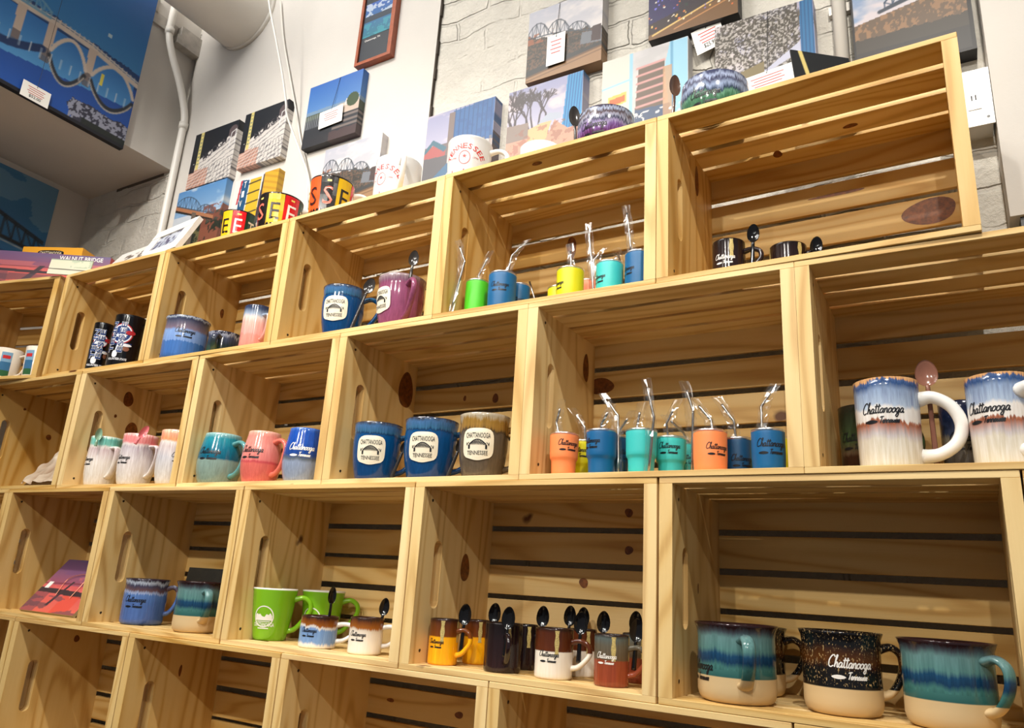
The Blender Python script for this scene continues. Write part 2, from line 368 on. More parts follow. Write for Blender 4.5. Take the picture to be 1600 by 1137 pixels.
# ------------------------------------------------------------------ the room
WALL_Y = 0.31
FLOOR_Z = -1.42
CEIL_Z = 2.75
def slab(name, a, b, mat, parent=None):
    m = MB(); m.box(a, b); return struct(m.build(name, mat, parent))
slab('wall_back', (-2.3, WALL_Y, FLOOR_Z), (3.2, WALL_Y + 0.15, CEIL_Z), BRICK)
slab('wall_left', (-2.12, -3.2, FLOOR_Z), (-1.96, WALL_Y, CEIL_Z), DRYWALL)
slab('trim_1', (-1.96, -3.2, 1.495), (-1.457, WALL_Y, CEIL_Z), DRYWALL)          # boxed-in soffit on the left wall
slab('trim_2', (-1.43, 0.299, 0.99), (-0.297, WALL_Y, CEIL_Z), DRYWALL)           # drywall sheet over the brick
slab('trim_3', (0.978, 0.255, 0.772), (2.6, WALL_Y, CEIL_Z), DRYWALL)             # white panel at the right
slab('trim_4', (0.992, 0.262, 0.735), (2.6, WALL_Y, 0.771), plain('black_strip', (22, 20, 20), 0.4))
slab('floor', (-2.3, -3.2, FLOOR_Z - 0.1), (3.2, WALL_Y + 0.15, FLOOR_Z), plain('shop_floor', (104, 92, 78), 0.5, noise=0.15))
slab('ceiling', (-2.3, -3.2, CEIL_Z), (3.2, WALL_Y + 0.15, CEIL_Z + 0.1), WHITE_PAINT)
# ragged dark joint where the drywall sheet stops
random.seed(9); m = MB(); z = .99
while z < 2.2:
    hgt = random.uniform(.01, .05); m.box((-.2972, .3005, z), (-.2972 + random.choice((.0015, .002, .003, .005)), WALL_Y + .0008, z + hgt)); z += hgt
struct(m.build('trim_6', plain('joint_caulk', (70, 62, 54), .9)))
# flaked gap under the soffit, near the corner with the brick
m = MB()
random.seed(5)
pts = [(-1.50 - 0.035 * i, 1.4945 - 0.006 - 0.005 * random.random()) for i in range(9)]
for (xa, za), (xb, zb) in zip(pts[:-1], pts[1:]):
    m.box((min(xa, xb), WALL_Y - 0.0015, min(za, zb)), (max(xa, xb), WALL_Y + 0.001, 1.4952))
struct(m.build('trim_5', plain('plaster_gap', (96, 86, 76), 0.9)))

# ------------------------------------------------------------------ crates
CW, CH, CD, SL, EP = 0.4565, 0.3172, 0.25, 0.0093, 0.0205
ROWZ = {'A': 0.6354, 'B': 0.3177, 'C': 0.0, 'D': -0.3177}
rnd = random.Random(11)
class Boards:
    """boards with a grain attribute: (along, across, through) plus a tint per board"""
    def __init__(s): s.v = []; s.f = []; s.g = []; s.t = []; s.mi = []
    def _push(s, bm, axis, off, tint):
        k = len(s.v); bm.verts.index_update()
        for v in bm.verts:
            c = v.co; s.v.append(tuple(c))
            q = (c.x, c.y, c.z) if axis == 0 else (c.z, c.x, c.y)
            s.g.append(tuple(a + b for a, b in zip(q, off))); s.t.append(tint)
        for f in bm.faces: s.f.append(tuple(k + v.index for v in f.verts)); s.mi.append(f.material_index)
        bm.free()
    def board(s, a, b, axis, tint):
        bm = bmesh.new(); bmesh.ops.create_cube(bm, size=1)
        for v in bm.verts: v.co = Vector([a[i] + (v.co[i] + 0.5) * (b[i] - a[i]) for i in range(3)])
        bmesh.ops.bevel(bm, geom=bm.edges[:], offset=0.0007, segments=1, affect='EDGES')
        s._push(bm, axis, [rnd.uniform(-50, 50) for _ in range(3)], tint)
    def end(s, x0, x1, z0, z1, tint, notch):
        """upright end board across the crate with a rounded hand slot near the front"""
        bm = bmesh.new()
        outer = [(0, z0), (CD - SL, z0), (CD - SL, z1), (0, z1)]
        zc = (z0 + z1) / 2; hw, r, yc = 0.047, 0.0125, 0.058
        slot = [(yc + r * math.cos(a), zc + hw + r * math.sin(a)) for a in np.linspace(0, math.pi, 9)] + \
               [(yc + r * math.cos(a), zc - hw + r * math.sin(a)) for a in np.linspace(math.pi, 2 * math.pi, 9)]
        es = []
        for loop in (outer, slot):
            vs = [bm.verts.new((x0, y, z)) for y, z in loop]
            for i in range(len(vs)): es.append(bm.edges.new((vs[i], vs[(i + 1) % len(vs)])))
        bmesh.ops.triangle_fill(bm, use_beauty=True, edges=es)
        r_ = bmesh.ops.extrude_face_region(bm, geom=bm.faces[:])
        for e in r_['geom']:
            if isinstance(e, bmesh.types.BMVert): e.co.x = x1
        bmesh.ops.recalc_face_normals(bm, faces=bm.faces[:])
        s._push(bm, 1, [rnd.uniform(-50, 50) for _ in range(3)], tint)
    def disc(s, c, ra, rb, normal, mi=1, seed=0, th=0.0004):
        """a dark knot or a nail head let into the surface"""
        rr = random.Random(seed); bm = bmesh.new(); n = 30
        u, v = {'x': (Vector((0, 1, 0)), Vector((0, 0, 1))), 'y': (Vector((1, 0, 0)), Vector((0, 0, 1))), 'z': (Vector((1, 0, 0)), Vector((0, 1, 0)))}[normal[-1]]
        nn = u.cross(v) * (-1 if normal[0] == '-' else 1)
        if normal[-1] == 'y': nn = Vector((0, -1, 0)) if normal[0] == '-' else Vector((0, 1, 0))
        c = Vector(c); ring = []
        for i in range(n):
            a = 2 * math.pi * i / n; k = 1 + .06 * math.sin(2 * a + seed) + .05 * math.sin(3 * a + 2 * seed)
            ring.append(bm.verts.new(c + u * ra * k * math.cos(a) + v * rb * k * math.sin(a) + nn * th))
        f = bm.faces.new(ring); f.material_index = mi
        s._push(bm, 0, (0, 0, 0), 0.5)
    def build(s, name, parent):
        o = link_mesh(name, s.v, s.f, [WOOD, KNOT, NAIL], parent, False, s.mi)
        a = o.data.attributes.new('grain', 'FLOAT_VECTOR', 'POINT'); a.data.foreach_set('vector', np.array(s.g, 'f').ravel())
        b = o.data.attributes.new('tint', 'FLOAT', 'POINT'); b.data.foreach_set('value', np.array(s.t, 'f'))
        return o
def crate(row, x0, y0, x1, y1, label, tone=0.5, knots=(), rot=None):
    """x0,y0 / x1,y1: front lower corners left and right"""
    ang = math.atan2(y1 - y0, x1 - x0) if rot is None else rot
    c = thing('wooden_crate', label, 'crate', ((x0 + x1) / 2 - CW / 2 * math.cos(ang), (y0 + y1) / 2 - CW / 2 * math.sin(ang), ROWZ[row]), (0, 0, ang), 'open pine crates stacked on their sides as shelves')
    t = lambda: min(1, max(0, tone + rnd.uniform(-.3, .3)))
    zi0, zi1 = SL, CH - SL
    b = Boards(); b.end(0, EP, zi0, zi1, t(), 1)
    for kn in knots:
        if kn[0] == 'L': b.disc((EP, kn[1], kn[2]), kn[3], kn[4], '+x', 1, int(kn[1] * 1e4))
    for z in (0.03, CH - 0.03): b.disc((EP, 0.028, z), 0.0028, 0.0028, '+x', 2)
    b.build('end_board', c)
    b = Boards(); b.end(CW - EP, CW, zi0, zi1, t(), 1); b.build('end_board', c)
    w = 0.0538; g = (CD - 4 * w) / 3
    for nm, za, zb in (('bottom_slats', 0, SL), ('top_slats', CH - SL, CH)):
        b = Boards()
        for i in range(4):
            j = rnd.uniform(-.0012, .0012) if i else 0
            b.board((0, i * (w + g) + j, za), (CW, i * (w + g) + w + j, zb), 0, t())
        for kn in knots:
            if nm == 'top_slats' and kn[0] == 'T': b.disc((kn[1], kn[2], CH - SL), kn[3], kn[4], '-z', 1, 3, -0.0004 if False else 0.0004)
        b.build(nm, c)
    b = Boards(); w = 0.0550; g = (CH - 5 * w) / 4
    for i in range(5):
        j = rnd.uniform(-.0015, .0015) if 0 < i < 4 else 0
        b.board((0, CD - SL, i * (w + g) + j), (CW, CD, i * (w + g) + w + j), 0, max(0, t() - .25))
    for kn in knots:
        if kn[0] == 'K': b.disc((kn[1], CD - SL, kn[2]), kn[3], kn[4], '-y', 1, int(kn[1] * 1e4))
    b.build('back_slats', c)
    return c
# top row, right to left
crate('A', 0.4665, 0.0014, 0.9237, -0.0106, 'pine crate at the top right end, holding two small black brown mugs', 0.2, [('K', .392, .159, .042, .023), ('K', .25, .226, .05, .003), ('L', .150, .262, .011, .030), ('T', .29, .16, .012, .006), ('T', .16, .195, .008, .012)])
crate('A', 0.0082, 0.0053, 0.4665, 0.0014, 'top row pine crate holding bright green, blue, yellow and aqua mini tumblers', 0.35, [('K', .175, .224, .011, .026), ('T', .20, .03, .011, .006)])
crate('A', -0.4481, 0.0127, 0.0082, 0.0053, 'top row pine crate holding a blue badge mug and a mauve mug', 0.55)
crate('A', -0.9091, 0.0089, -0.4481, 0.0127, 'top row pine crate holding a periwinkle bowl mug and a tall pink mug', 0.15, [('L', .19, .20, .006, .014)])
crate('A', -1.3673, 0.0027, -0.9091, 0.0089, 'top row pine crate holding two black guitar souvenir mugs', 0.2)
crate('A', -1.832, -0.099, -1.385, -0.004, 'pine crate at the top left end, turned towards the room', 0.3, rot=math.radians(12))
# second row
crate('B', 0.6835, -0.003, 1.1406, -0.006, 'second row pine crate at the right edge, holding large white and blue mugs', 0.35)
crate('B', 0.2268, 0.0024, 0.6835, -0.003, 'second row pine crate holding a dozen mini tumblers with wrapped straws', 0.6, [('L', .20, .25, .012, .03), ('K', .035, .222, .03, .016)])
crate('B', -0.2306, 0.008, 0.2268, 0.0024, 'second row pine crate holding three bridge badge mugs', 0.65, [('L', .205, .243, .024, .044), ('K', .243, .216, .008, .010), ('K', .162, .222, .004, .006)])
crate('B', -0.6892, 0.0128, -0.2306, 0.008, 'second row pine crate holding three barrel shaped mugs', 0.6)
crate('B', -1.152, -0.0041, -0.6892, 0.0128, 'second row pine crate holding three tall pastel rimmed mugs', 0.6, [('L', .133, .268, .016, .020), ('L', .161, .186, .018, .022), ('L', .105, .214, .004, .005)])
crate('B', -1.612, -0.012, -1.152, -0.0041, 'second row pine crate at the left edge, holding a cream wrapped bundle', 0.2, [('L', .19, .19, .008, .009), ('L', .10, .26, .004, .004)])
# third row
crate('C', 0.9329, -0.003, 1.3896, -0.003, 'third row pine crate cut off by the right edge of the picture', 0.5)
crate('C', 0.4713, 0.0016, 0.9329, -0.003, 'third row pine crate holding teal and black camp mugs', 0.55, [('L', .12, .16, .003, .008)])
crate('C', 0.0123, -0.0002, 0.4713, 0.0016, 'third row pine crate holding small dripped mugs with spoons', 0.6, [('L', .150, .174, .016, .024), ('K', .229, .160, .009, .009), ('K', .318, .222, .008, .008), ('K', .317, .290, .008, .008)])
crate('C', -0.4468, 0.0043, 0.0123, -0.0002, 'third row pine crate holding lime green mugs and two short brown rimmed mugs', 0.75)
crate('C', -0.9081, -0.0091, -0.4468, 0.0043, 'third row pine crate holding a blue mug and a teal clay mug', 0.55)
crate('C', -1.3653, -0.0082, -0.9081, -0.0091, 'third row pine crate holding a sunset picture tile', 0.3)
crate('C', -1.825, -0.012, -1.3653, -0.0082, 'third row pine crate, a sliver of it at the left edge of the picture', 0.4)
# bottom row in view
crate('D', 0.6546, 0.0, 1.1126, 0.0, 'bottom row pine crate under the camp mugs, barely in the picture at right', 0.5)
crate('D', 0.1956, 0.0001, 0.6526, 0.0, 'bottom row pine crate below the spoon mug crate, its left board showing', 0.5)
crate('D', -0.2644, -0.0027, 0.1956, 0.0001, 'empty bottom row pine crate below the lime green mugs', 0.7, [('L', .13, .13, .02, .04), ('K', .08, .225, .009, .004), ('K', .25, .218, .01, .006)])
crate('D', -0.7236, -0.0082, -0.2644, -0.0027, 'empty bottom row pine crate below the blue and teal mugs', 0.3, [('L', .13, .235, .004, .012)])
crate('D', -1.183, -0.0112, -0.7236, -0.0082, 'empty bottom row pine crate at lower left, below the sunset tile', 0.4, [('L', .155, .265, .008, .008)])
crate('D', -1.643, -0.014, -1.183, -0.0112, 'empty bottom row pine crate cut off by the left edge of the picture', 0.5)
# plinth that carries the stack
m = MB(); m.box((-1.83, 0.0, FLOOR_Z), (1.39, 0.25, -0.3179)); m.box((-1.83, 0.012, FLOOR_Z), (1.39, 0.24, FLOOR_Z + 0.08))
tag(m.build('display_plinth', plain('plinth_paint', (150, 130, 104), 0.6, noise=0.1)), 'long low plinth under the bottom row of crates', 'plinth')

# ------------------------------------------------------------------ lettering
GLYPH = {
 'C': ([[(1.5, 2.0), (1.2, 2.4), (.65, 2.2), (.15, 1.3), (.2, .4), (.7, 0), (1.35, .3)]], 1.5),
 'h': ([[(.12, .1), (.35, 1.3), (.6, 2.3), (.42, 2.4), (.3, 1.8), (.22, 0)], [(.22, .4), (.55, 1), (.8, .85), (.8, .2), (.95, 0), (1.15, .2)]], 1.1),
 'a': ([[(.86, .85), (.5, 1.02), (.14, .6), (.16, .12), (.5, .02), (.84, .6), (.87, .95), (.84, .2), (.98, 0), (1.18, .2)]], 1.12),
 't': ([[(.34, 2.0), (.26, .35), (.42, 0), (.7, .2)], [(-.1, 1.42), (.75, 1.55)]], .68),
 'n': ([[(.1, 1), (.12, 0)], [(.12, .45), (.45, 1.02), (.72, .85), (.72, .15), (.86, 0), (1.02, .2)]], .98),
 'o': ([[(.5, 1), (.12, .62), (.16, .12), (.5, 0), (.86, .4), (.76, .9), (.45, 1), (1.0, .85)]], .96),
 'g': ([[(.86, .85), (.5, 1.02), (.14, .6), (.16, .15), (.5, .05), (.84, .6), (.88, .95), (.84, -.4), (.6, -.95), (.22, -.75), (.5, -.25), (1.15, .2)]], 1.12),
 'e': ([[(.15, .42), (.6, .5), (.76, .8), (.5, 1.02), (.15, .68), (.15, .2), (.45, 0), (.88, .25)]], .84),
 's': ([[(.05, .1), (.5, 1.02), (.46, .6), (.7, .28), (.4, 0), (.1, .12)]], .74),
 'T': ([[(0, 1.9), (.5, 2.15), (1.5, 2.2)], [(.8, 2.15), (.66, 1), (.42, 0)]], 1.15),
}
def ribbon(pts, w):
    P = [np.array(p[:2]) for p in pts]; v = []; f = []
    for i, p in enumerate(P):
        d = P[min(i + 1, len(P) - 1)] - P[max(i - 1, 0)]; d = d / (np.linalg.norm(d) + 1e-9); q = np.array((-d[1], d[0])) * w / 2
        v += [p + q, p - q]
    for i in range(len(P) - 1): f.append((2 * i, 2 * i + 1, 2 * i + 3, 2 * i + 2))
    return v, f
def script(word, x, y, s, w, sx=0.78):
    v = []; f = []
    for ch in word:
        strokes, adv = GLYPH[ch]
        for st in strokes:
            a, b = ribbon(spline([(p[0] * sx * s + 0.22 * p[1] * s + x, p[1] * s + y) for p in st], 4), w)
            k = len(v); v += a; f += [tuple(i + k for i in q) for q in b]
        x += adv * sx * s
    return v, f, x
def merge(*parts):
    v = []; f = []
    for a, b in parts:
        k = len(v); v += [tuple(p) for p in a]; f += [tuple(i + k for i in q) for q in b]
    return v, f
def town_logo(W):
    """handwritten place name over a feather and the state name; width W, centred"""
    s = W * 1.12 / 9.0
    a = script('Chattanooga', -W / 2, 0, s, s * 0.24)
    T_ = np.linspace(0, 1, 10); hh = [s * .42 * math.sin(math.pi * min(1, .02 + t * .98)) ** .6 for t in T_]
    ft = strip([-W * .42 + W * .36 * t for t in T_], [-s * 1.9 - q for q in hh], [-s * 1.9 + q for q in hh])
    b = script('Tennessee', -W * .03, -2.25 * s, s * 0.64, s * 0.20)
    return merge((a[0], a[1]), ft, (b[0], b[1]))
TEXTS = {}
def block(word, height, width=None, bold=0.0):
    """printed capitals as flat mesh data centred on the origin"""
    key = (word, height, width, bold)
    if key in TEXTS: return TEXTS[key]
    cu = bpy.data.curves.new('lettering', 'FONT'); cu.body = word; cu.size = 1.0; cu.resolution_u = 2; cu.offset = bold
    o = bpy.data.objects.new('lettering', cu); COL.objects.link(o)
    bpy.context.view_layer.update()
    me = bpy.data.meshes.new_from_object(o.evaluated_get(bpy.context.evaluated_depsgraph_get()))
    P = np.array([v.co[:2] for v in me.vertices]) if len(me.vertices) else np.zeros((1, 2))
    F = [tuple(p.vertices) for p in me.polygons]
    bpy.data.objects.remove(o); bpy.data.curves.remove(cu); bpy.data.meshes.remove(me)
    lo, hi = P.min(0), P.max(0); c = (lo + hi) / 2; h = hi[1] - lo[1]; w = hi[0] - lo[0]
    sy = height / h; sx = sy if width is None else width / w
    TEXTS[key] = ([((p[0] - c[0]) * sx, (p[1] - c[1]) * sy) for p in P], F)
    return TEXTS[key]
def shift(vf, dx, dy, ang=0.0, sc=1.0):
    ca, sa = math.cos(ang) * sc, math.sin(ang) * sc
    return [(p[0] * ca - p[1] * sa + dx, p[0] * sa + p[1] * ca + dy) for p in vf[0]], vf[1]
def strip(xs, lo, hi):
    v = [(x, y) for x, a, b in zip(xs, lo, hi) for y in (a, b)]
    return v, [(2 * i, 2 * i + 2, 2 * i + 3, 2 * i + 1) for i in range(len(xs) - 1)]
def poly(pts): return list(pts), [tuple(range(len(pts)))]
def rectp(x0, y0, x1, y1): return poly([(x0, y0), (x1, y0), (x1, y1), (x0, y1)])

# ------------------------------------------------------------------ vessels
PROF = {  # (height fraction, radius factor) outside
 'camp': [(0, .80), (.02, .90), (.06, .96), (.14, 1), (.6, 1), (.82, .995), (.92, 1.02), (.97, 1.06), (1, 1.085)],
 'camp2': [(0, .86), (.02, .93), (.06, .985), (.5, 1), (.85, .985), (.95, 1.0), (1, 1.03)],
 'cyl': [(0, .92), (.02, .975), (.05, 1), (.5, 1), (.97, 1), (1, .995)],
 'taper': [(0, .76), (.02, .80), (.06, .83), (.5, 1.0), (.97, 1.12), (1, 1.125)],
 'taper2': [(0, .88), (.02, .92), (.06, .94), (.5, 1.0), (.93, 1.03), (.97, 1.05), (1, 1.05)],
 'badge': [(0, .72), (.02, .77), (.08, .82), (.3, .94), (.5, 1.0), (.7, 1.02), (.82, 1.0), (.86, 1.0), (.95, 1.03), (1, 1.05)],
 'barrel': [(0, .74), (.02, .79), (.08, .86), (.25, .97), (.42, 1.01), (.6, .98), (.8, .89), (.95, .82), (1, .81)],
 'latte': [(0, .74), (.02, .79), (.08, .86), (.25, .96), (.45, 1.0), (.7, .97), (.82, .93), (.86, .95), (1, .95)],
 'tumbler': [(0, .80), (.02, .83), (.34, .87), (.385, .90), (.42, .97), (.46, 1.0), (.97, 1.04), (1, 1.03)],
 'straight': [(0, .88), (.02, .93), (.06, .96), (.4, 1.0), (.97, 1.0), (1, .99)],
 'big': [(0, .92), (.02, .96), (.06, .97), (.5, 1.0), (.9, 1.02), (1, 1.03)],
 'bowl': [(0, .60), (.03, .66), (.12, .80), (.3, .94), (.5, 1.0), (.7, 1.02), (.85, .99), (.95, .97), (1, .97)],
}
HAND = {  # (top, bottom attach fraction, reach in radii, half width across, half thickness)
 'ear': (.80, .24, .52, .0088, .0050), 'loop': (.80, .18, .78, .0060, .0050), 'mini': (.74, .22, .95, .0045, .0040),
 'big': (.80, .16, 1.15, .0095, .0085), 'flat': (.78, .20, .45, .0095, .0045), 'stub': (.72, .45, .28, .010, .005),
}
INKS = {'b': plain('black_ink', (22, 24, 30), 0.35), 'w': plain('white_ink', (240, 236, 230), 0.35)}
BADGE = plain('badge_cream', (238, 228, 204), 0.35)
RED_INK = plain('red_ink', (190, 44, 40), 0.4)
STEEL = plain('brushed_steel', (172, 170, 168), 0.25, 1.0)
WHITE_GLAZE = plain('white_glaze', (238, 236, 232), 0.12)
def film_mat(name, alpha, rough, tint=(1, 1, 1)):
    m, N, L, P = new_mat(name)
    out = N['Material Output']; N.remove(P)
    t = N.new('ShaderNodeBsdfTransparent'); g = N.new('ShaderNodeBsdfGlossy'); g.inputs['Roughness'].default_value = rough
    t.inputs['Color'].default_value = (*tint, 1); g.inputs['Color'].default_value = (.95, .95, .95, 1)
    lw = N.new('ShaderNodeLayerWeight'); lw.inputs['Blend'].default_value = 0.35
    mm = N.new('ShaderNodeMath'); mm.operation = 'MULTIPLY_ADD'; mm.inputs[1].default_value = 0.34; mm.inputs[2].default_value = alpha
    L.new(lw.outputs['Facing'], mm.inputs[0])
    mx = N.new('ShaderNodeMixShader'); L.new(mm.outputs[0], mx.inputs[0]); L.new(t.outputs[0], mx.inputs[1]); L.new(g.outputs[0], mx.inputs[2])
    L.new(mx.outputs[0], out.inputs['Surface'])
    return m
FILM = film_mat('clear_film', 0.06, 0.12)
LID = film_mat('clear_lid', 0.45, 0.25)
def radius_fn(shape, r, h):
    ts = [p[0] for p in PROF[shape]]; rs = [p[1] for p in PROF[shape]]
    return lambda z: r * float(np.interp(z / h, ts, rs))
def lathe(prof, n=56):
    v = []; f = []
    for rr, z in prof:
        for j in range(n):
            a = 2 * math.pi * j / n; v.append((rr * math.cos(a), rr * math.sin(a), z))
    K = len(prof)
    for i in range(K - 1):
        for j in range(n): f.append((i * n + j, i * n + (j + 1) % n, (i + 1) * n + (j + 1) % n, (i + 1) * n + j))
    f.append(tuple(range(n - 1, -1, -1))); f.append(tuple((K - 1) * n + j for j in range(n)))
    return v, f
def wrap(vf, ang, zc, rad, eps=0.0004, sub=True):
    """lay flat artwork on the outside of a round body; ang: the side it faces, 0 = towards the room"""
    v = []
    for u, w in vf[0]:
        z = zc + w; R = rad(z); a = ang + u / R
        v.append(((R + eps) * math.sin(a), -(R + eps) * math.cos(a), z))
    return v, vf[1]
def gridrect(u0, w0, u1, w1, nu=10, nw=6, inside=None):
    v = [(u0 + (u1 - u0) * i / nu, w0 + (w1 - w0) * j / nw) for j in range(nw + 1) for i in range(nu + 1)]
    f = [(j * (nu + 1) + i, j * (nu + 1) + i + 1, (j + 1) * (nu + 1) + i + 1, (j + 1) * (nu + 1) + i) for j in range(nw) for i in range(nu)]
    return v, f
def superellipse_patch(a, b, n=4.0, rings=5, seg=36, point=0.0):
    """rounded plaque filled in rings so that it can bend round the body"""
    v = [(0, 0)]; f = []
    for k in range(1, rings + 1):
        for j in range(seg):
            t = 2 * math.pi * j / seg; c, s = math.cos(t), math.sin(t)
            q = (abs(c) ** n + abs(s) ** n) ** (-1 / n) * k / rings
            y = b * s * q
            if point and s < -0.9: y -= point * (k / rings) * (abs(s) - .9) * 10
            v.append((a * c * q, y))
    for j in range(seg): f.append((0, 1 + j, 1 + (j + 1) % seg))
    for k in range(1, rings):
        for j in range(seg):
            p = 1 + (k - 1) * seg; q = 1 + k * seg
            f.append((p + j, q + j, q + (j + 1) % seg, p + (j + 1) % seg))
    return v, f
def bridge_icon(s):
    P = []
    arch = [(-.42 * s + .84 * s * t, s * (.02 + .24 * math.sin(math.pi * t))) for t in np.linspace(0, 1, 13)]
    P.append(ribbon(arch, .045 * s)); P.append(ribbon([(-.55 * s, 0), (.55 * s, 0)], .07 * s))
    for p in arch[1:-1]: P.append(ribbon([(p[0], 0), p], .028 * s))
    for a, b in zip(arch[1:-2], arch[2:-1]): P.append(ribbon([(a[0], 0), b], .022 * s))
    for x in (-.42, .42): P.append(rectp((x - .045) * s, -.2 * s, (x + .045) * s, 0))
    for x in (-.55, .55): P.append(ribbon([(x * s, 0), (x * .78 * s, .13 * s)], .03 * s)); P.append(ribbon([(x * s, .12 * s), (x * s, 0)], .03 * s))
    return merge(*P)
def build_wrapped(name, parts, parent, smooth=False):
    """parts: list of (verts, faces, material)"""
    v = []; f = []; mi = []; mats = []
    for a, b, m in parts:
        if m not in mats: mats.append(m)
        k = len(v); v += a; f += [tuple(i + k for i in q) for q in b]; mi += [mats.index(m)] * len(b)
    return link_mesh(name, v, f, mats, parent, smooth, mi)
def vessel(x, y, z, r, h, shape, gz, logo, hd, label, group):
    tum = gz.startswith('tum_'); bowl = shape == 'bowl'
    kind = ('tumbler', 'tumbler') if tum else (('soup_bowl', 'bowl') if bowl else ('mug', 'mug'))
    V = thing(kind[0], label, kind[1], (x, y, z), group=group)
    prof = PROF[shape]; rad = radius_fn(shape, r, h); mat = glaze(gz, h)
    th = 0.0022 if tum or r < .035 else 0.0032
    fine = []
    for i in range(len(prof) - 1):
        a, b = prof[i], prof[i + 1]
        k = max(1, int((b[0] - a[0]) / .07))
        for j in range(k): t = j / k; fine.append((a[0] + (b[0] - a[0]) * t, a[1] + (b[1] - a[1]) * t))
    fine.append(prof[-1])
    P = [(r * f_, t * h) for t, f_ in fine]
    top = P[-1]
    P += [(top[0] - th * .4, h + .0006), (top[0] - th, h - .0008)]
    P += [(max(.004, r * f_ - th), t * h) for t, f_ in reversed(fine[:-1]) if t * h > .008] + [(.002, .007)]
    v, f = lathe(P)
    if shape in ('barrel', 'latte'):     # turned ribs on the upper half
        vv = []
        for (a, b, c) in v:
            R = math.hypot(a, b)
            if R > .01 and c > h * .48 and shape == 'barrel': k = 1 + .012 * math.sin(28 * math.atan2(b, a)); a *= k; b *= k
            vv.append((a, b, c))
        v = vv
    body = link_mesh('body', v, f, mat, V, True)
    if tum:
        v, f = lathe([(top[0] - th * 1.1, h - .004), (top[0] + .0007, h - .001), (top[0] + .0007, h + .0022), (top[0] - .002, h + .0034), (.001, h + .0030)], 40)
        link_mesh('lid', v, f, LID, V, True)
    if hd:
        ang, hk = math.radians(hd[0]), hd[1]
        if hk == 'loop' and r < .037: hk = 'mini'
        t1, t2, ext, wa, wb = HAND[hk]; e = ext * r
        ra, rb_ = rad(t1 * h), rad(t2 * h)
        if hk == 'big': C = [(ra - .003, t1 * h), (ra + e * .35, (t1 + .015) * h), (ra + e * .8, (t1 - .10) * h), (ra + e, (t1 - .30) * h), (rb_ + e * .88, (t2 + .15) * h), (rb_ + e * .45, (t2 + .03) * h), (rb_ - .003, t2 * h)]
        elif hk == 'stub': C = [(ra - .003, t1 * h), (ra + e, (t1 + .02) * h), (ra + e * 1.1, (t2 + .1) * h), (rb_ - .003, t2 * h)]
        elif hk == 'flat': C = [(ra - .003, t1 * h), (ra + e * .75, (t1 + .0) * h), (ra + e, (t1 - .12) * h), (rb_ + e * .85, (t2 + .25) * h), (rb_ + e * .35, (t2 + .06) * h), (rb_ - .003, t2 * h)]
        else: C = [(ra - .003, t1 * h), (ra + e * .5, (t1 + .04) * h), (ra + e * .95, (t1 - .05) * h), (ra + e, (t1 - .22) * h), (rb_ + e * .75, (t2 + .17) * h), (rb_ + e * .35, (t2 + .04) * h), (rb_ - .003, t2 * h)]
        C = spline(C, 5); n = len(C)
        m = MB(); pts = [(p[0] * math.sin(ang), -p[0] * math.cos(ang), p[1]) for p in C]
        side = Vector((math.cos(ang), math.sin(ang), 0))
        fl = [1 + .35 * (abs(2 * i / (n - 1) - 1) ** 6) for i in range(n)]
        m.tube(pts, [wb * q for q in fl], [wa * q for q in fl], up=side, n=14)
        hm = {'panels': WHITE_GLAZE, 'white': WHITE_GLAZE, 'bigmug': WHITE_GLAZE, 'bowlpurple': WHITE_GLAZE, 'bowlgreen': WHITE_GLAZE, 'whiteblue': WHITE_GLAZE, 'whitebrown': WHITE_GLAZE,
              'barrel_teal': plain('teal_handle', (92, 150, 152), .14), 'barrel_pink': plain('coral_handle', (222, 112, 96), .14)}.get(gz, mat)
        m.build('handle', hm, V, True)
    if gz == 'panels' or gz == 'guitar' or gz.startswith('mini') or gz == 'white': decorate(V, gz, logo, rad, h, r)
    if logo and logo[1] in 'bw':
        a, kd, t, W = logo
        vv, ff = wrap(town_logo(W), math.radians(a), t * h, rad)
        link_mesh('lettering', vv, ff, INKS[kd], V)
    if logo and logo[1] == 'p':
        a, kd, t, W = logo; a = math.radians(a); zc = h * .52; s = h * .235
        parts = []
        vv, ff = wrap(superellipse_patch(s * 1.06, s * 1.0, 4, point=s * .10), a, zc, rad, .0012); parts.append((vv, ff, BADGE))
        edge = [(s * 1.06 * c_ * q, s * 1.0 * s_ * q - (s * .10 * (abs(s_) - .9) * 10 if s_ < -.9 else 0)) for t_ in np.linspace(0, 2 * math.pi, 49) for c_, s_ in [(math.cos(t_), math.sin(t_))] for q in [(abs(c_) ** 4 + abs(s_) ** 4) ** (-1 / 4)]]
        vv, ff = wrap(ribbon(edge, .0012), a, zc, rad, .0011); parts.append((vv, ff, glaze(gz, h)))
        art = merge(shift(block('CHATTANOOGA', s * .34, s * 1.62, .004), 0, s * .52), shift(bridge_icon(s * 1.35), 0, -s * .10), shift(block('TENNESSEE', s * .27, s * 1.36, .004), 0, -s * .62))
        vv, ff = wrap(art, a, zc, rad, .0017); parts.append((vv, ff, INKS['b']))
        build_wrapped('badge', parts, V)
    if logo and logo[1] == 'c':
        a, kd, t, W = logo; a = math.radians(a); s = h * .25
        ring = [(s * .78 * math.cos(q), s * .78 * math.sin(q)) for q in np.linspace(0, 2 * math.pi, 41)]
        xs = np.linspace(-.7, .7, 25); top = np.interp(xs, [-.7, -.55, -.45, -.3, -.12, .1, .25, .42, .55, .66, .7], [.12, .24, .12, .2, .02, -.04, .2, .12, .3, .1, .05])
        sky = strip(xs * s, [-.30 * s] * 25, top * s)
        bar = merge(gridrect(-.55 * s, -.42 * s, .55 * s, -.36 * s, 10, 1), gridrect(-.45 * s, -.94 * s, .45 * s, -.86 * s, 10, 1))
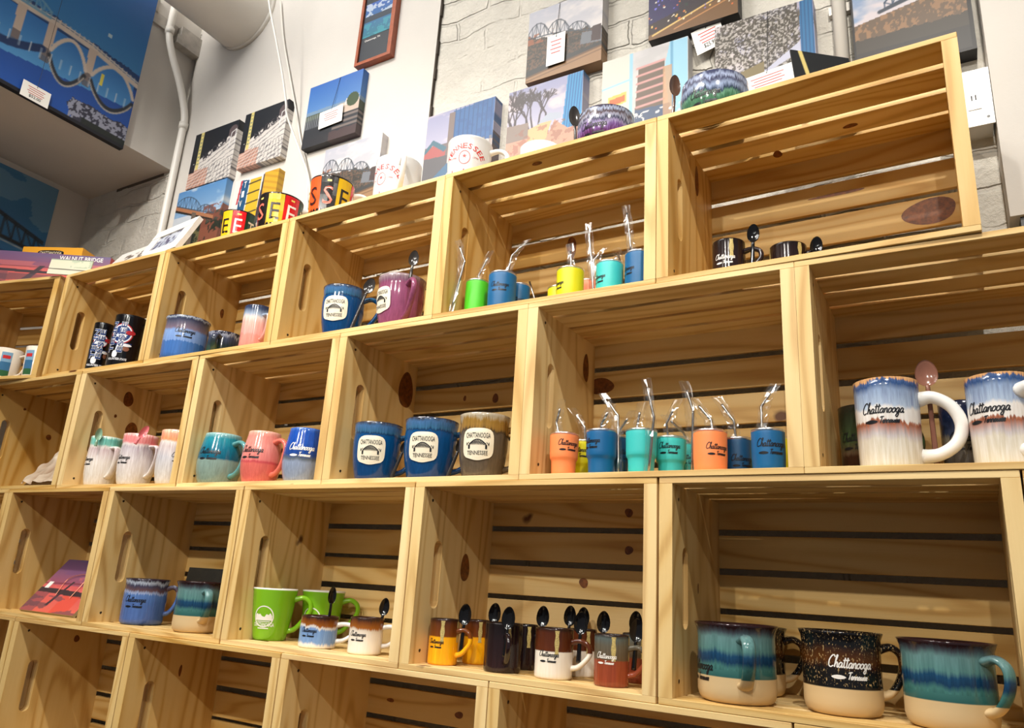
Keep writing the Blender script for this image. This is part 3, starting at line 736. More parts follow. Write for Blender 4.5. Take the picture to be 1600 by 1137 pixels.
        art = merge(ribbon(ring, .085 * s), sky, bar, shift(block('CHATTANOOGA', s * .30, s * 1.75, .02), 0, -s * .62))
        vv, ff = wrap(art, a, h * .46, rad); build_wrapped('emblem', [(vv, ff, INKS['w'])], V)
    return V
def decorate(V, gz, logo, rad, h, r):
    A = math.radians
    if gz.startswith('mini'):   # speckled gold drips running from the rim
        gold = plain('speckled_gold', (196, 176, 112) if gz != 'mini_white' else (214, 200, 160), .3, noise=.55, nscale=900)
        parts = []
        base = (logo[0] if logo else 20)
        for da in (28, 100, 190, 275):
            v, f = gridrect(-.0032, h * .50 - h * .5, .0032, h * .47, 4, 8)
            v = [(p[0] * (1 + .2 * math.sin(p[1] * 300 + da)), p[1]) for p in v]
            vv, ff = wrap((v, f), A(base + da), h * .5, rad, .0003); parts.append((vv, ff, gold))
        build_wrapped('glaze_drips', parts, V)
    if gz == 'panels':
        cols = [(226, 84, 30), (24, 20, 20), (220, 178, 26), (214, 30, 36), (22, 60, 46), (40, 70, 130), (226, 96, 40), (216, 176, 26)]
        inks = [(60, 24, 20), (232, 112, 92), (34, 28, 24), (240, 236, 230), (236, 226, 200), (236, 236, 230), (40, 26, 24), (34, 28, 24)]
        parts = []; n = 8; w = 2 * math.pi * r / n; a0 = PANEL_START[V['label']]
        for i in range(n):
            c = plain('panel_%d' % i, cols[i], .2)
            vv, ff = wrap(gridrect(-w / 2, h * .03 - h * .5, w / 2, h * .96 - h * .5, 4, 6), A(a0 + i * 45), h * .5, rad, .0003); parts.append((vv, ff, c))
            vv, ff = wrap(shift(block('SSEETNNE'[i], h * .46, w * .56, .0), 0, -h * .02), A(a0 + i * 45), h * .5, rad, .0013); parts.append((vv, ff, plain('letter_%d' % i, inks[i], .25)))
            if i % 2: 
                vv, ff = wrap(rectp(-.005, h * .33, .005, h * .38), A(a0 + i * 45), h * .5, rad, .0008); parts.append((vv, ff, plain('lamp_yellow', (240, 214, 110), .3)))
        build_wrapped('letter_panels', parts, V)
    if gz == 'guitar':
        blue = plain('print_blue', (44, 66, 120), .2); red = plain('print_red', (170, 40, 48), .2); wh = plain('print_white', (226, 228, 234), .2); br = plain('print_brown', (130, 84, 66), .2)
        a = math.radians(logo[0] - 4); parts = []
        ci = [(r * .62 * math.cos(t), r * .62 * math.sin(t)) for t in np.linspace(0, 2 * math.pi, 33)]
        def put(vf, m, e): vv, ff = wrap(vf, a, h * .55, rad, e); parts.append((vv, ff, m))
        put(shift(superellipse_patch(r * .62, r * .62, 2), 0, .012), blue, .0004); put(shift(ribbon(ci, .0035), 0, .012), wh, .0007); put(shift(ribbon([(p[0] * 1.13, p[1] * 1.13) for p in ci], .003), 0, .012), red, .0006)
        for t in (90, 210, 330):
            st = [((.0075 if k % 2 == 0 else .003) * math.cos(A(90 + 36 * k)), (.0075 if k % 2 == 0 else .003) * math.sin(A(90 + 36 * k))) for k in range(10)]
            put(shift(poly(st), .011 * math.cos(A(t)), .012 + .011 * math.sin(A(t))), wh, .0008)
        put(merge(ribbon([(0.004, .045), (-.006, -.035)], .004), shift(superellipse_patch(.007, .010, 2.5), -.008, -.046)), wh, .0010)
        put(shift(block('TENNESSEE', .0085, .060, .015), 0, -.018, math.radians(90) * 0), blue, .0010)
        put(shift(superellipse_patch(r * .36, .004, 2), .016, -.020), wh, .0012); put(shift(superellipse_patch(r * .2, .007, 2), .018, -.030), br, .0011)
        put(shift(block('VOLUNTEER STATE', .006, .05, .02), 0, -.060), wh, .0010)
        put(shift(superellipse_patch(.012, .006, 2.2), .022, .016), red, .0013)
        for dx, wd in ((-.021, 'TENN'), (.003, 'ESSEE')):
            put(shift(block(wd, .0145, .088, .05), dx * r / .04, .002, math.radians(90)), wh, .0014); put(shift(block(wd, .0135, .086, .012), dx * r / .04, .002, math.radians(90)), blue, .0018)
        build_wrapped('printed_wrap', parts, V)
    if gz == 'white' and logo:
        parts = []; a = logo[0]
        word = 'TENNESSEE'; n = len(word)
        for i, ch in enumerate(word):
            t = (i - (n - 1) / 2) / ((n - 1) / 2)
            R = r * .98; ang = t * 1.05
            vv, ff = wrap(shift(block(ch, .0125, .0095 if ch != 'S' else .009, .012), R * math.sin(ang), R * math.cos(ang) - R * .62, -ang), A(a), h * .56, rad); parts.append((vv, ff, RED_INK))
        seal = [(.012 * math.cos(t), .015 * math.sin(t)) for t in np.linspace(0, 2 * math.pi, 25)]
        st = [((.005 if k % 2 == 0 else .002) * math.cos(A(90 + 36 * k)), (.005 if k % 2 == 0 else .002) * math.sin(A(90 + 36 * k))) for k in range(10)]
        for p in (ribbon(seal, .0012), shift(poly(st), 0, .003), shift(block('1796', .004, .012), .024, 0), shift(block('1796', .004, .012), -.024, 0)):
            vv, ff = wrap(shift(p, 0, -.004), A(a), h * .5, rad); parts.append((vv, ff, RED_INK))
        vv, ff = wrap(ribbon([(-r * 1.2, 0), (-r * .6, 0), (0, 0), (r * .6, 0), (r * 1.2, 0)], .004), A(a), h * .16, rad); parts.append((vv, ff, RED_INK))
        build_wrapped('lettering', parts, V)
PANEL_START = {}
VESSELS = [
    # x, y, z, radius, height, shape, glaze, logo(angle, kind, height fraction, width), handle(angle, kind), label, group
    (0.5673, 0.0660, 0.0095, 0.0540, 0.1033, 'camp', 'teal', (-54, 'b', 0.4, 0.05), (26, 'ear'),
     'teal and blue camp mug with handle to the front, leftmost in its crate', 'glazed mugs in the lower right crate'),
    (0.7043, 0.0849, 0.0095, 0.0499, 0.1039, 'camp', 'blackgold', (17, 'w', 0.58, 0.05), (105, 'ear'),
     'black speckled camp mug with white lettering over a bare sand clay foot', 'glazed mugs in the lower right crate'),
    (0.5572, 0.1872, 0.0095, 0.0522, 0.0982, 'camp', 'blackgold', None, (106, 'ear'),
     'dark camp mug standing close behind the leftmost teal one', 'glazed mugs in the lower right crate'),
    (0.8312, 0.0726, 0.0095, 0.0526, 0.1024, 'camp', 'teal', None, (54, 'ear'),
     'teal and blue camp mug at the right end of the lower right crate', 'glazed mugs in the lower right crate'),
    (0.0635, 0.0557, 0.0095, 0.0257, 0.0742, 'cyl', 'mini_yellow', (0, 'b', 0.47, 0.026), (100, 'loop'),
     'small yellow and brown dripped mug at the front left of the spoon mug crate', 'small dripped mugs with spoons'),
    (0.0879, 0.1232, 0.0095, 0.0232, 0.0738, 'cyl', 'mini_yellow', None, (93, 'loop'),
     'small yellow and brown dripped mug standing behind the front yellow one', 'small dripped mugs with spoons'),
    (0.1815, 0.0611, 0.0095, 0.0311, 0.0759, 'cyl', 'mini_dark', None, (39, 'loop'),
     'small dark brown mug with its handle to the front, right of the yellow mugs', 'small dripped mugs with spoons'),
    (0.1815, 0.1336, 0.0095, 0.0236, 0.0729, 'cyl', 'mini_dark', None, (89, 'loop'),
     'small dark brown mug half hidden behind the front dark brown one', 'small dripped mugs with spoons'),
    (0.2776, 0.0604, 0.0095, 0.0304, 0.0750, 'cyl', 'mini_white', (7, 'b', 0.45, 0.03), (99, 'loop'),
     'small white mug with brown dripped top, front row of the spoon mug crate', 'small dripped mugs with spoons'),
    (0.2937, 0.1336, 0.0095, 0.0236, 0.0739, 'cyl', 'mini_white', None, (100, 'loop'),
     'small cream and brown mug tucked between the white and the red brown mugs', 'small dripped mugs with spoons'),
    (0.3790, 0.0568, 0.0095, 0.0268, 0.0735, 'cyl', 'mini_red', (1, 'w', 0.55, 0.029), (103, 'loop'),
     'small red brown mug with white lettering, front right of the spoon mug crate', 'small dripped mugs with spoons'),
    (0.3857, 0.1427, 0.0095, 0.0227, 0.0739, 'cyl', 'mini_red', None, (101, 'loop'),
     'small red brown mug behind at the right end of the spoon mug crate', 'small dripped mugs with spoons'),
    (-0.4018, 0.0908, 0.0095, 0.0408, 0.1024, 'taper', 'green', (22, 'c', 0.42, 0.03), (127, 'loop'),
     'tall lime green tapered mug with white round emblem, front left of its crate', 'lime green mugs'),
    (-0.3491, 0.1806, 0.0095, 0.0406, 0.1026, 'taper', 'green', (12, 'c', 0.42, 0.03), (124, 'loop'),
     'lime green tapered mug standing further back to the right of the front green mug', 'lime green mugs'),
    (-0.2424, 0.0661, 0.0095, 0.0361, 0.0584, 'cyl', 'whiteblue', (9, 'b', 0.5, 0.03), (122, 'loop'),
     'short white mug with blue drip and brown rim, in front of the rear green mug', 'short brown rimmed mugs'),
    (-0.1178, 0.0614, 0.0095, 0.0314, 0.0639, 'cyl', 'whitebrown', (7, 'b', 0.5, 0.03), (120, 'loop'),
     'short cream white mug with brown rim at the right of the green mug crate', 'short brown rimmed mugs'),
    (-0.8152, 0.0775, 0.0095, 0.0475, 0.1013, 'camp2', 'blue', (25, 'b', 0.5, 0.045), (135, 'ear'),
     'medium blue mug with streaked dark rim standing left of a teal one, third row', ''),
    (-0.6030, 0.0651, 0.0095, 0.0501, 0.1043, 'camp', 'teal', None, (64, 'ear'),
     'teal and bare clay camp mug beside the blue mug in the third row', ''),
    (-1.0757, 0.0607, 0.3270, 0.0407, 0.1310, 'latte', 'latte_mint', (-11, 'b', 0.5, 0.04), (91, 'flat'),
     'tall off white ribbed mug with mint green rim, left of three', 'tall pastel rimmed mugs'),
    (-0.9333, 0.0637, 0.3270, 0.0437, 0.1310, 'latte', 'latte_pink', (2, 'b', 0.5, 0.04), (103, 'flat'),
     'tall off white ribbed mug with pink rim, middle of three', 'tall pastel rimmed mugs'),
    (-0.7800, 0.0620, 0.3270, 0.0420, 0.1329, 'latte', 'latte_orange', (70, 'b', 0.5, 0.04), (165, 'flat'),
     'tall off white ribbed mug with orange rim, cut off by the crate board', 'tall pastel rimmed mugs'),
    (-0.6236, 0.0703, 0.3270, 0.0503, 0.1188, 'barrel', 'barrel_teal', (15, 'b', 0.58, 0.05), (88, 'loop'),
     'barrel shaped mug, ribbed teal above matte grey green', 'barrel mugs'),
    (-0.4759, 0.0633, 0.3270, 0.0433, 0.1159, 'barrel', 'barrel_pink', (9, 'b', 0.58, 0.05), (89, 'loop'),
     'barrel shaped mug, ribbed pink above coral', 'barrel mugs'),
    (-0.3458, 0.0636, 0.3270, 0.0436, 0.1161, 'barrel', 'barrel_blue', (32, 'w', 0.58, 0.05), (146, 'loop'),
     'barrel shaped mug, ribbed royal blue above pale grey, at the right of the trio', 'barrel mugs'),
    (-0.1471, 0.0668, 0.3270, 0.0468, 0.1159, 'badge', 'badge_blue', (26, 'p', 0.5, 0.05), (126, 'loop'),
     'deep blue mug with cream bridge badge, left of the badge trio in the second row', 'bridge badge mugs'),
    (-0.0150, 0.0702, 0.3270, 0.0502, 0.1171, 'badge', 'badge_blue', (20, 'p', 0.5, 0.05), (122, 'loop'),
     'deep blue mug with cream bridge badge, middle of the badge trio in the second row', 'bridge badge mugs'),
    (0.1110, 0.0652, 0.3270, 0.0452, 0.1180, 'badge', 'badge_grey', (19, 'p', 0.5, 0.05), (118, 'loop'),
     'brown grey mug with cream bridge badge and mustard drips', 'bridge badge mugs'),
    (0.2892, 0.0440, 0.3270, 0.0240, 0.0714, 'tumbler', 'tum_orange', (40, 'b', 0.72, 0.033), None,
     'orange stepped mini tumbler, leftmost in the wide tumbler crate', 'mini tumblers'),
    (0.2965, 0.1025, 0.3270, 0.0225, 0.0697, 'tumbler', 'tum_yellow', (10, 'b', 0.72, 0.033), None,
     'yellow mini tumbler squeezed between the orange and blue stepped ones', 'mini tumblers'),
    (0.3580, 0.0448, 0.3270, 0.0248, 0.0735, 'tumbler', 'tum_blue', (-28, 'b', 0.72, 0.033), None,
     'blue stepped mini tumbler right of the orange one, its white rim showing', 'mini tumblers'),
    (0.3648, 0.0927, 0.3270, 0.0227, 0.0714, 'tumbler', 'tum_navy', (53, 'b', 0.6, 0.033), None,
     'navy mini tumbler behind, between the blue and the aqua stepped ones', 'mini tumblers'),
    (0.4282, 0.0444, 0.3270, 0.0244, 0.0709, 'tumbler', 'tum_aqua', None, None,
     'aqua stepped mini tumbler with a wrapped straw lying against its front', 'mini tumblers'),
    (0.4642, 0.0840, 0.3270, 0.0240, 0.0648, 'tumbler', 'tum_aqua', (7, 'b', 0.72, 0.033), None,
     'aqua stepped mini tumbler with black lettering, right of the plain aqua one', 'mini tumblers'),
    (0.4666, 0.1427, 0.3270, 0.0227, 0.0657, 'tumbler', 'tum_aqua', (36, 'b', 0.6, 0.03), None,
     'aqua mini tumbler far back, mostly hidden left of the straight orange one', 'mini tumblers'),
    (0.5398, 0.0457, 0.3270, 0.0257, 0.0642, 'straight', 'tum_orange', (38, 'b', 0.55, 0.033), None,
     'orange straight sided mini tumbler near the middle of the tumbler crate', 'mini tumblers'),
    (0.5740, 0.0814, 0.3270, 0.0214, 0.0578, 'straight', 'tum_navy', (26, 'b', 0.4, 0.033), None,
     'navy straight mini tumbler just right of the straight orange one', 'mini tumblers'),
    (0.6280, 0.0391, 0.3270, 0.0241, 0.0597, 'straight', 'tum_blue', (18, 'b', 0.58, 0.04), None,
     'blue straight mini tumbler, rightmost whole one in the wide tumbler crate', 'mini tumblers'),
    (0.6292, 0.1188, 0.3270, 0.0188, 0.0632, 'straight', 'tum_yellow', None, None,
     'sliver of a yellow mini tumbler behind the rightmost blue one', 'mini tumblers'),
    (0.7875, 0.0610, 0.3270, 0.0410, 0.1260, 'big', 'bigmug', (-9, 'b', 0.6, 0.05), (92, 'big'),
     'large white mug with blue streaked rim and rusty drips, big round handle fully in view', 'large blue rimmed mugs'),
    (0.9224, 0.0581, 0.3270, 0.0381, 0.1210, 'big', 'bigmug', (-33, 'b', 0.58, 0.05), (39, 'big'),
     'large white mug with blue streaked rim cut off by the right edge of the picture', 'large blue rimmed mugs'),
    (0.7486, 0.1336, 0.3270, 0.0336, 0.1088, 'big', 'bigdark', (-17, 'b', 0.5, 0.045), (85, 'big'),
     'dark green and brown mug in shade behind the large white one, left', ''),
    (0.8808, 0.1315, 0.3270, 0.0315, 0.1062, 'big', 'bignavy', (-1, 'b', 0.45, 0.045), (119, 'big'),
     'navy and grey streaked mug in shade between the two large white ones', ''),
    (0.5722, 0.0564, 0.6450, 0.0264, 0.0650, 'cyl', 'mini_gold', (-4, 'w', 0.45, 0.03), (92, 'loop'),
     'small black brown mug with white lettering and gold speckled stripe in the top right crate', 'small black mugs in the top right crate'),
    (0.6600, 0.0888, 0.6450, 0.0288, 0.0559, 'cyl', 'mini_gold', None, (92, 'loop'),
     'small black brown mug with gold stripes further right in the top right crate', 'small black mugs in the top right crate'),
    (0.0707, 0.0630, 0.6450, 0.0230, 0.0769, 'straight', 'tum_green', None, None,
     'bright green mini tumbler, leftmost in the upper tumbler crate', 'upper mini tumblers'),
    (0.1398, 0.0471, 0.6450, 0.0271, 0.0748, 'straight', 'tum_blue', (16, 'b', 0.6, 0.033), None,
     'blue mini tumbler right of the green one in the upper tumbler crate', 'upper mini tumblers'),
    (0.1457, 0.1016, 0.6450, 0.0216, 0.0725, 'straight', 'tum_blue', (21, 'b', 0.5, 0.03), None,
     'blue mini tumbler set back to the right of the front blue one, upper crate', 'upper mini tumblers'),
    (0.2360, 0.1034, 0.6450, 0.0234, 0.0529, 'straight', 'tum_yellow', (88, 'b', 0.6, 0.03), None,
     'yellow mini tumbler mostly hidden behind the brighter front yellow one', 'upper mini tumblers'),
    (0.2818, 0.0552, 0.6450, 0.0252, 0.0640, 'straight', 'tum_yellow', (-43, 'b', 0.5, 0.03), None,
     'bright yellow mini tumbler in the middle of the upper tumbler crate', 'upper mini tumblers'),
    (0.2893, 0.1201, 0.6450, 0.0201, 0.0654, 'straight', 'tum_coral', None, None,
     'coral mini tumbler seen between the yellow and aqua ones, upper crate', 'upper mini tumblers'),
    (0.3608, 0.0544, 0.6450, 0.0244, 0.0627, 'straight', 'tum_aqua', (-38, 'b', 0.5, 0.03), None,
     'aqua mini tumbler in the upper tumbler crate', 'upper mini tumblers'),
    (0.4201, 0.0447, 0.6450, 0.0247, 0.0672, 'straight', 'tum_blue', (-41, 'b', 0.5, 0.03), None,
     'blue mini tumbler beside the right board of the upper tumbler crate', 'upper mini tumblers'),
    (-0.2903, 0.0658, 0.6450, 0.0458, 0.1159, 'badge', 'badge_blue', (20, 'p', 0.5, 0.05), (117, 'loop'),
     'blue mug with cream bridge badge in the top row, spoon in its handle', ''),
    (-0.1285, 0.0689, 0.6450, 0.0489, 0.1148, 'badge', 'badge_mauve', (-19, 'p', 0.5, 0.05), (56, 'loop'),
     'mauve mug with cream badge at its left side, handle to the front, top row', ''),
    (-0.8388, 0.0685, 0.6450, 0.0535, 0.1154, 'camp2', 'blue2', (48, 'b', 0.6, 0.045), (156, 'ear'),
     'wide periwinkle blue mug with streaked dark rim in the top row', ''),
    (-0.7512, 0.1209, 0.6450, 0.0409, 0.0830, 'camp2', 'darkgreen', None, (28, 'ear'),
     'dark green streaked mug lying back between the blue and pink mugs', ''),
    (-0.5534, 0.0545, 0.6450, 0.0345, 0.1052, 'cyl', 'pink', None, (83, 'flat'),
     'tall pink mug with dark blue dripped rim against the crate board', ''),
    (-1.2006, 0.0555, 0.6450, 0.0255, 0.1468, 'cyl', 'guitar', (61, 'g', 0.5, 0.04), (171, 'loop'),
     'narrow black souvenir mug with red, white and blue guitar print, left one', 'black guitar souvenir mugs'),
    (-1.0834, 0.0600, 0.6450, 0.0400, 0.1522, 'cyl', 'guitar', (39, 'g', 0.5, 0.04), (169, 'loop'),
     'tall wide black souvenir mug with red, white and blue guitar print, right one', 'black guitar souvenir mugs'),
    (-0.7113, 0.0725, 0.9525, 0.0425, 0.0868, 'taper2', 'panels', (53, 'r', 0.5, 0.04), (128, 'loop'),
     'red and yellow panelled souvenir mug, lowest and leftmost on the top boards', 'panelled letter mugs'),
    (-0.5579, 0.0717, 0.9525, 0.0517, 0.0960, 'taper2', 'panels', (51, 'r', 0.5, 0.04), (136, 'loop'),
     'black, yellow and red panelled letter mug in the middle of three', 'panelled letter mugs'),
    (-0.3820, 0.0700, 0.9525, 0.0500, 0.1013, 'taper2', 'panels', (47, 'r', 0.5, 0.04), (135, 'loop'),
     'orange, black and yellow panelled letter mug, right of three', 'panelled letter mugs'),
    (-0.1887, 0.0828, 0.9525, 0.0528, 0.1128, 'cyl', 'white', (-3, 't', 0.55, 0.05), (47, 'loop'),
     'white mug with arched red lettering, handle turned to the front', 'white arched letter mugs'),
    (0.0220, 0.0660, 0.9525, 0.0460, 0.0961, 'taper2', 'white', (22, 't', 0.6, 0.05), (108, 'loop'),
     'white mug with arched red lettering and star seal, handle to the right', 'white arched letter mugs'),
    (0.3315, 0.0861, 0.9525, 0.0561, 0.0847, 'bowl', 'bowlpurple', (-6, 'b', 0.45, 0.05), (119, 'stub'),
     'purple soup bowl with streaked dark rim on the top boards', 'streaked soup bowls'),
    (0.5449, 0.0909, 0.9525, 0.0609, 0.0907, 'bowl', 'bowlgreen', (-5, 'b', 0.45, 0.05), (110, 'stub'),
     'green soup bowl with streaked blue rim, right of the purple one', 'streaked soup bowls'),
]
for q in VESSELS:
    if q[6] == 'panels': PANEL_START[q[9]] = {0: -86, 1: -55, 2: -8}[len(PANEL_START)]
for q in VESSELS: vessel(*q)

# ------------------------------------------------------------------ spoons
def spoon(head, tilt, length, mat, label, group='', w=.0095, l=.0165, yaw=0.0, blunt=False):
    """head: centre of the bowl; the handle runs down from it. tilt: lean to the right (deg)"""
    S = thing('spoon', label, 'spoon', head, (0, math.radians(tilt), math.radians(yaw)), group)
    n, K = 20, 7; v = []; f = []
    for side, off in ((-1, 1.0), (1, 1.0)):
        for k in range(K + 1):
            q = k / K
            for j in range(n):
                t = 2 * math.pi * j / n
                zz = l * q * math.sin(t); xx = w * q * math.cos(t) * (1 - .12 * math.sin(t))
                d = .0045 * (1 - q * q)
                v.append((xx, d + (.0011 if side > 0 else -.0011) * (1 if q < 1 else .3), zz))
    for s_ in (0, 1):
        o = s_ * (K + 1) * n
        for k in range(K):
            for j in range(n):
                a = (o + k * n + j, o + k * n + (j + 1) % n, o + (k + 1) * n + (j + 1) % n, o + (k + 1) * n + j)
                f.append(a if s_ else a[::-1])
    for j in range(n): f.append((K * n + j, K * n + (j + 1) % n, (2 * K + 1) * n + (j + 1) % n, (2 * K + 1) * n + j))
    link_mesh('spoon_bowl', v, f, mat, S, True)
    m = MB(); P = spline([(0, .001, -l * .9), (0, -.0005, -l * 1.4), (0, 0, -length * .7), (0, .0005, -length)], 5)
    k = len(P); m.tube(P, [.0026 + .0014 * i / k for i in range(k)], [.0020] * k, up=(0, 1, 0), n=10)
    m.build('spoon_handle', mat, S, True)
    return S
BLACK_GLAZE = plain('black_glaze', (14, 13, 15), 0.1)
BROWN_GLAZE = plain('brown_glaze', (132, 88, 72), 0.16)
GREY_GLAZE = plain('dark_grey_glaze', (52, 48, 46), 0.16)
SG = 'black spoons held by the small dripped mugs'
def beside(k, off, z):
    v = VESSELS[k]; a = math.radians(v[8][0]); return (v[0] + (v[3] + off) * math.sin(a), v[1] - (v[3] + off) * math.cos(a), z)
MINI = [i for i, v in enumerate(VESSELS) if v[6].startswith('mini') and v[2] < .1]
for (k, off, hz, tl, ln, lb) in [
    (0, .0115, .0938, 3, .060, 'black spoon in the front yellow mug of the spoon mug crate'), (1, .011, .0975, 4, .062, 'black spoon rising between the yellow and the dark mugs'),
    (2, .0105, .0955, 3, .060, 'black spoon at the front handle of the dark brown mug'), (3, .011, .0985, 3, .062, 'black spoon of the rear dark brown mug'),
    (4, .013, .0960, 2, .060, 'black spoon in the handle of the small white mug'), (5, .0115, .0975, 2, .062, 'black spoon between the small white and the red brown mugs'),
    (6, .0115, .0925, 4, .058, 'black spoon at the right end of the spoon mug crate')]:
    spoon(beside(MINI[k], off, hz), tl, ln, BLACK_GLAZE, lb, SG, w=.0112, l=.0180, yaw=20)
for (hx, hy, hz, lb) in [(.2360, .200, .1010, 'black spoon standing behind the small white mug, left one'), (.2600, .205, .1000, 'black spoon showing over the rim of the small white mug, right one'), (.3620, .200, .1000, 'black spoon showing over the rim of the red brown mug')]:
    spoon((hx, hy, hz), 3, .088, BLACK_GLAZE, lb, SG, w=.0112, l=.0180, yaw=20)
spoon((-.2140, .062, .1080), 2, .090, BLACK_GLAZE, 'narrow black spoon in the handle of the white and blue mug', yaw=80)
spoon((-.0957, .080, .0940), 6, .080, BLACK_GLAZE, 'black spoon behind the short cream white mug', yaw=30)
spoon((.6131, .055, .7225), 3, .076, BLACK_GLAZE, 'black spoon in the handle of the lettered black mug, top right crate', yaw=10, w=.0098, l=.0165)
spoon((.7055, .075, .6920), 6, .045, BLACK_GLAZE, 'black spoon at the right of the gold striped mug, top right crate', yaw=10, w=.0095, l=.0155)
spoon((-.2200, .066, .7640), 16, .110, GREY_GLAZE, 'dark spoon leaning in the handle of the blue badge mug, top row', yaw=30, w=.0125, l=.019)
MV = [i for i, v in enumerate(VESSELS) if v[6] == 'badge_mauve'][0]
spoon(beside(MV, .016, .7905), 4, .046, GREY_GLAZE, 'dark spoon in the front handle of the mauve mug', yaw=30, w=.0105, l=.018)
spoon((.8400, .075, .4690), -1, .135, BROWN_GLAZE, 'long pinkish brown spoon in the handle of the large white mug', yaw=8, w=.0145, l=.0195)
spoon((.2740, .060, 1.0480), -4, .090, GREY_GLAZE, 'dark grey spoon leaning by the purple soup bowl', yaw=50, w=.0125, l=.023)
spoon((.4800, .060, 1.0530), 4, .088, plain('umber_glaze', (84, 60, 48), .16), 'brown spoon leaning by the green soup bowl', yaw=55, w=.0125, l=.023)
spoon((-1.0480, .018, .4600), 3, .032, plain('mint_glaze', (140, 178, 150), .14), 'mint green spoon in the handle of the mint rimmed mug', yaw=75, w=.0085, l=.016)
spoon((-.8640, .022, .4575), 24, .036, plain('pink_glaze', (228, 120, 126), .14), 'pink spoon leaning in the handle of the pink rimmed mug', yaw=70, w=.0085, l=.018)
spoon((-.0820, .075, .3990), 18, .066, GREY_GLAZE, 'dark spoon in the handle of the left bridge badge mug', yaw=40, w=.008, l=.013)
spoon((.0520, .075, .3960), 18, .063, GREY_GLAZE, 'dark spoon in the handle of the middle bridge badge mug', yaw=40, w=.008, l=.013)

# ------------------------------------------------------------------ bent metal straws in clear sleeves
def straw(pts, label, group, sleeve=True, seed=1, wid=.0085):
    P = [Vector(p) for p in pts]; b = P[0].copy()
    S = thing('drinking_straw', label, 'straw', b, group=group)
    Q = [p - b for p in P]
    if len(Q) == 3:
        c = Q[1]; Q = [Q[0], c + (Q[0] - c) * min(.35, .012 / (Q[0] - c).length)] + [c] + [c + (Q[2] - c) * min(.4, .008 / (Q[2] - c).length), Q[2]]
    R = spline([tuple(q) for q in Q], 4)
    m = MB(); m.tube(R, .0021, n=10, up=(0, 1, 0)); m.build('straw_tube', STEEL, S, True)
    if sleeve:
        rr = random.Random(seed); axis = [Vector(p) for p in R]
        tip = axis[-1] + (axis[-1] - axis[-3]).normalized() * .016
        L_ = [axis[0].lerp(axis[-1], t) * .5 + axis[min(len(axis) - 1, int(t * (len(axis) - 1)))] * .5 for t in np.linspace(0, 1, 12)] + [tip]
        v = []; f = []; n = 12
        for i, c in enumerate(L_):
            fl = 1 if i < len(L_) - 2 else .6
            for j in range(n):
                t = 2 * math.pi * j / n
                v.append((c.x + (wid + rr.uniform(-.0016, .0016)) * math.cos(t), c.y + (.0032 * fl + rr.uniform(-.0013, .0013)) * math.sin(t), c.z + rr.uniform(-.0015, .0015)))
        for i in range(len(L_) - 1):
            for j in range(n): f.append((i * n + j, i * n + (j + 1) % n, (i + 1) * n + (j + 1) % n, (i + 1) * n + j))
        f.append(tuple((len(L_) - 1) * n + j for j in range(n)))
        link_mesh('clear_sleeve', v, f, FILM, S, False)
    return S
UG = 'wrapped straws in the upper tumbler crate'; LG = 'wrapped straws in the wide tumbler crate'
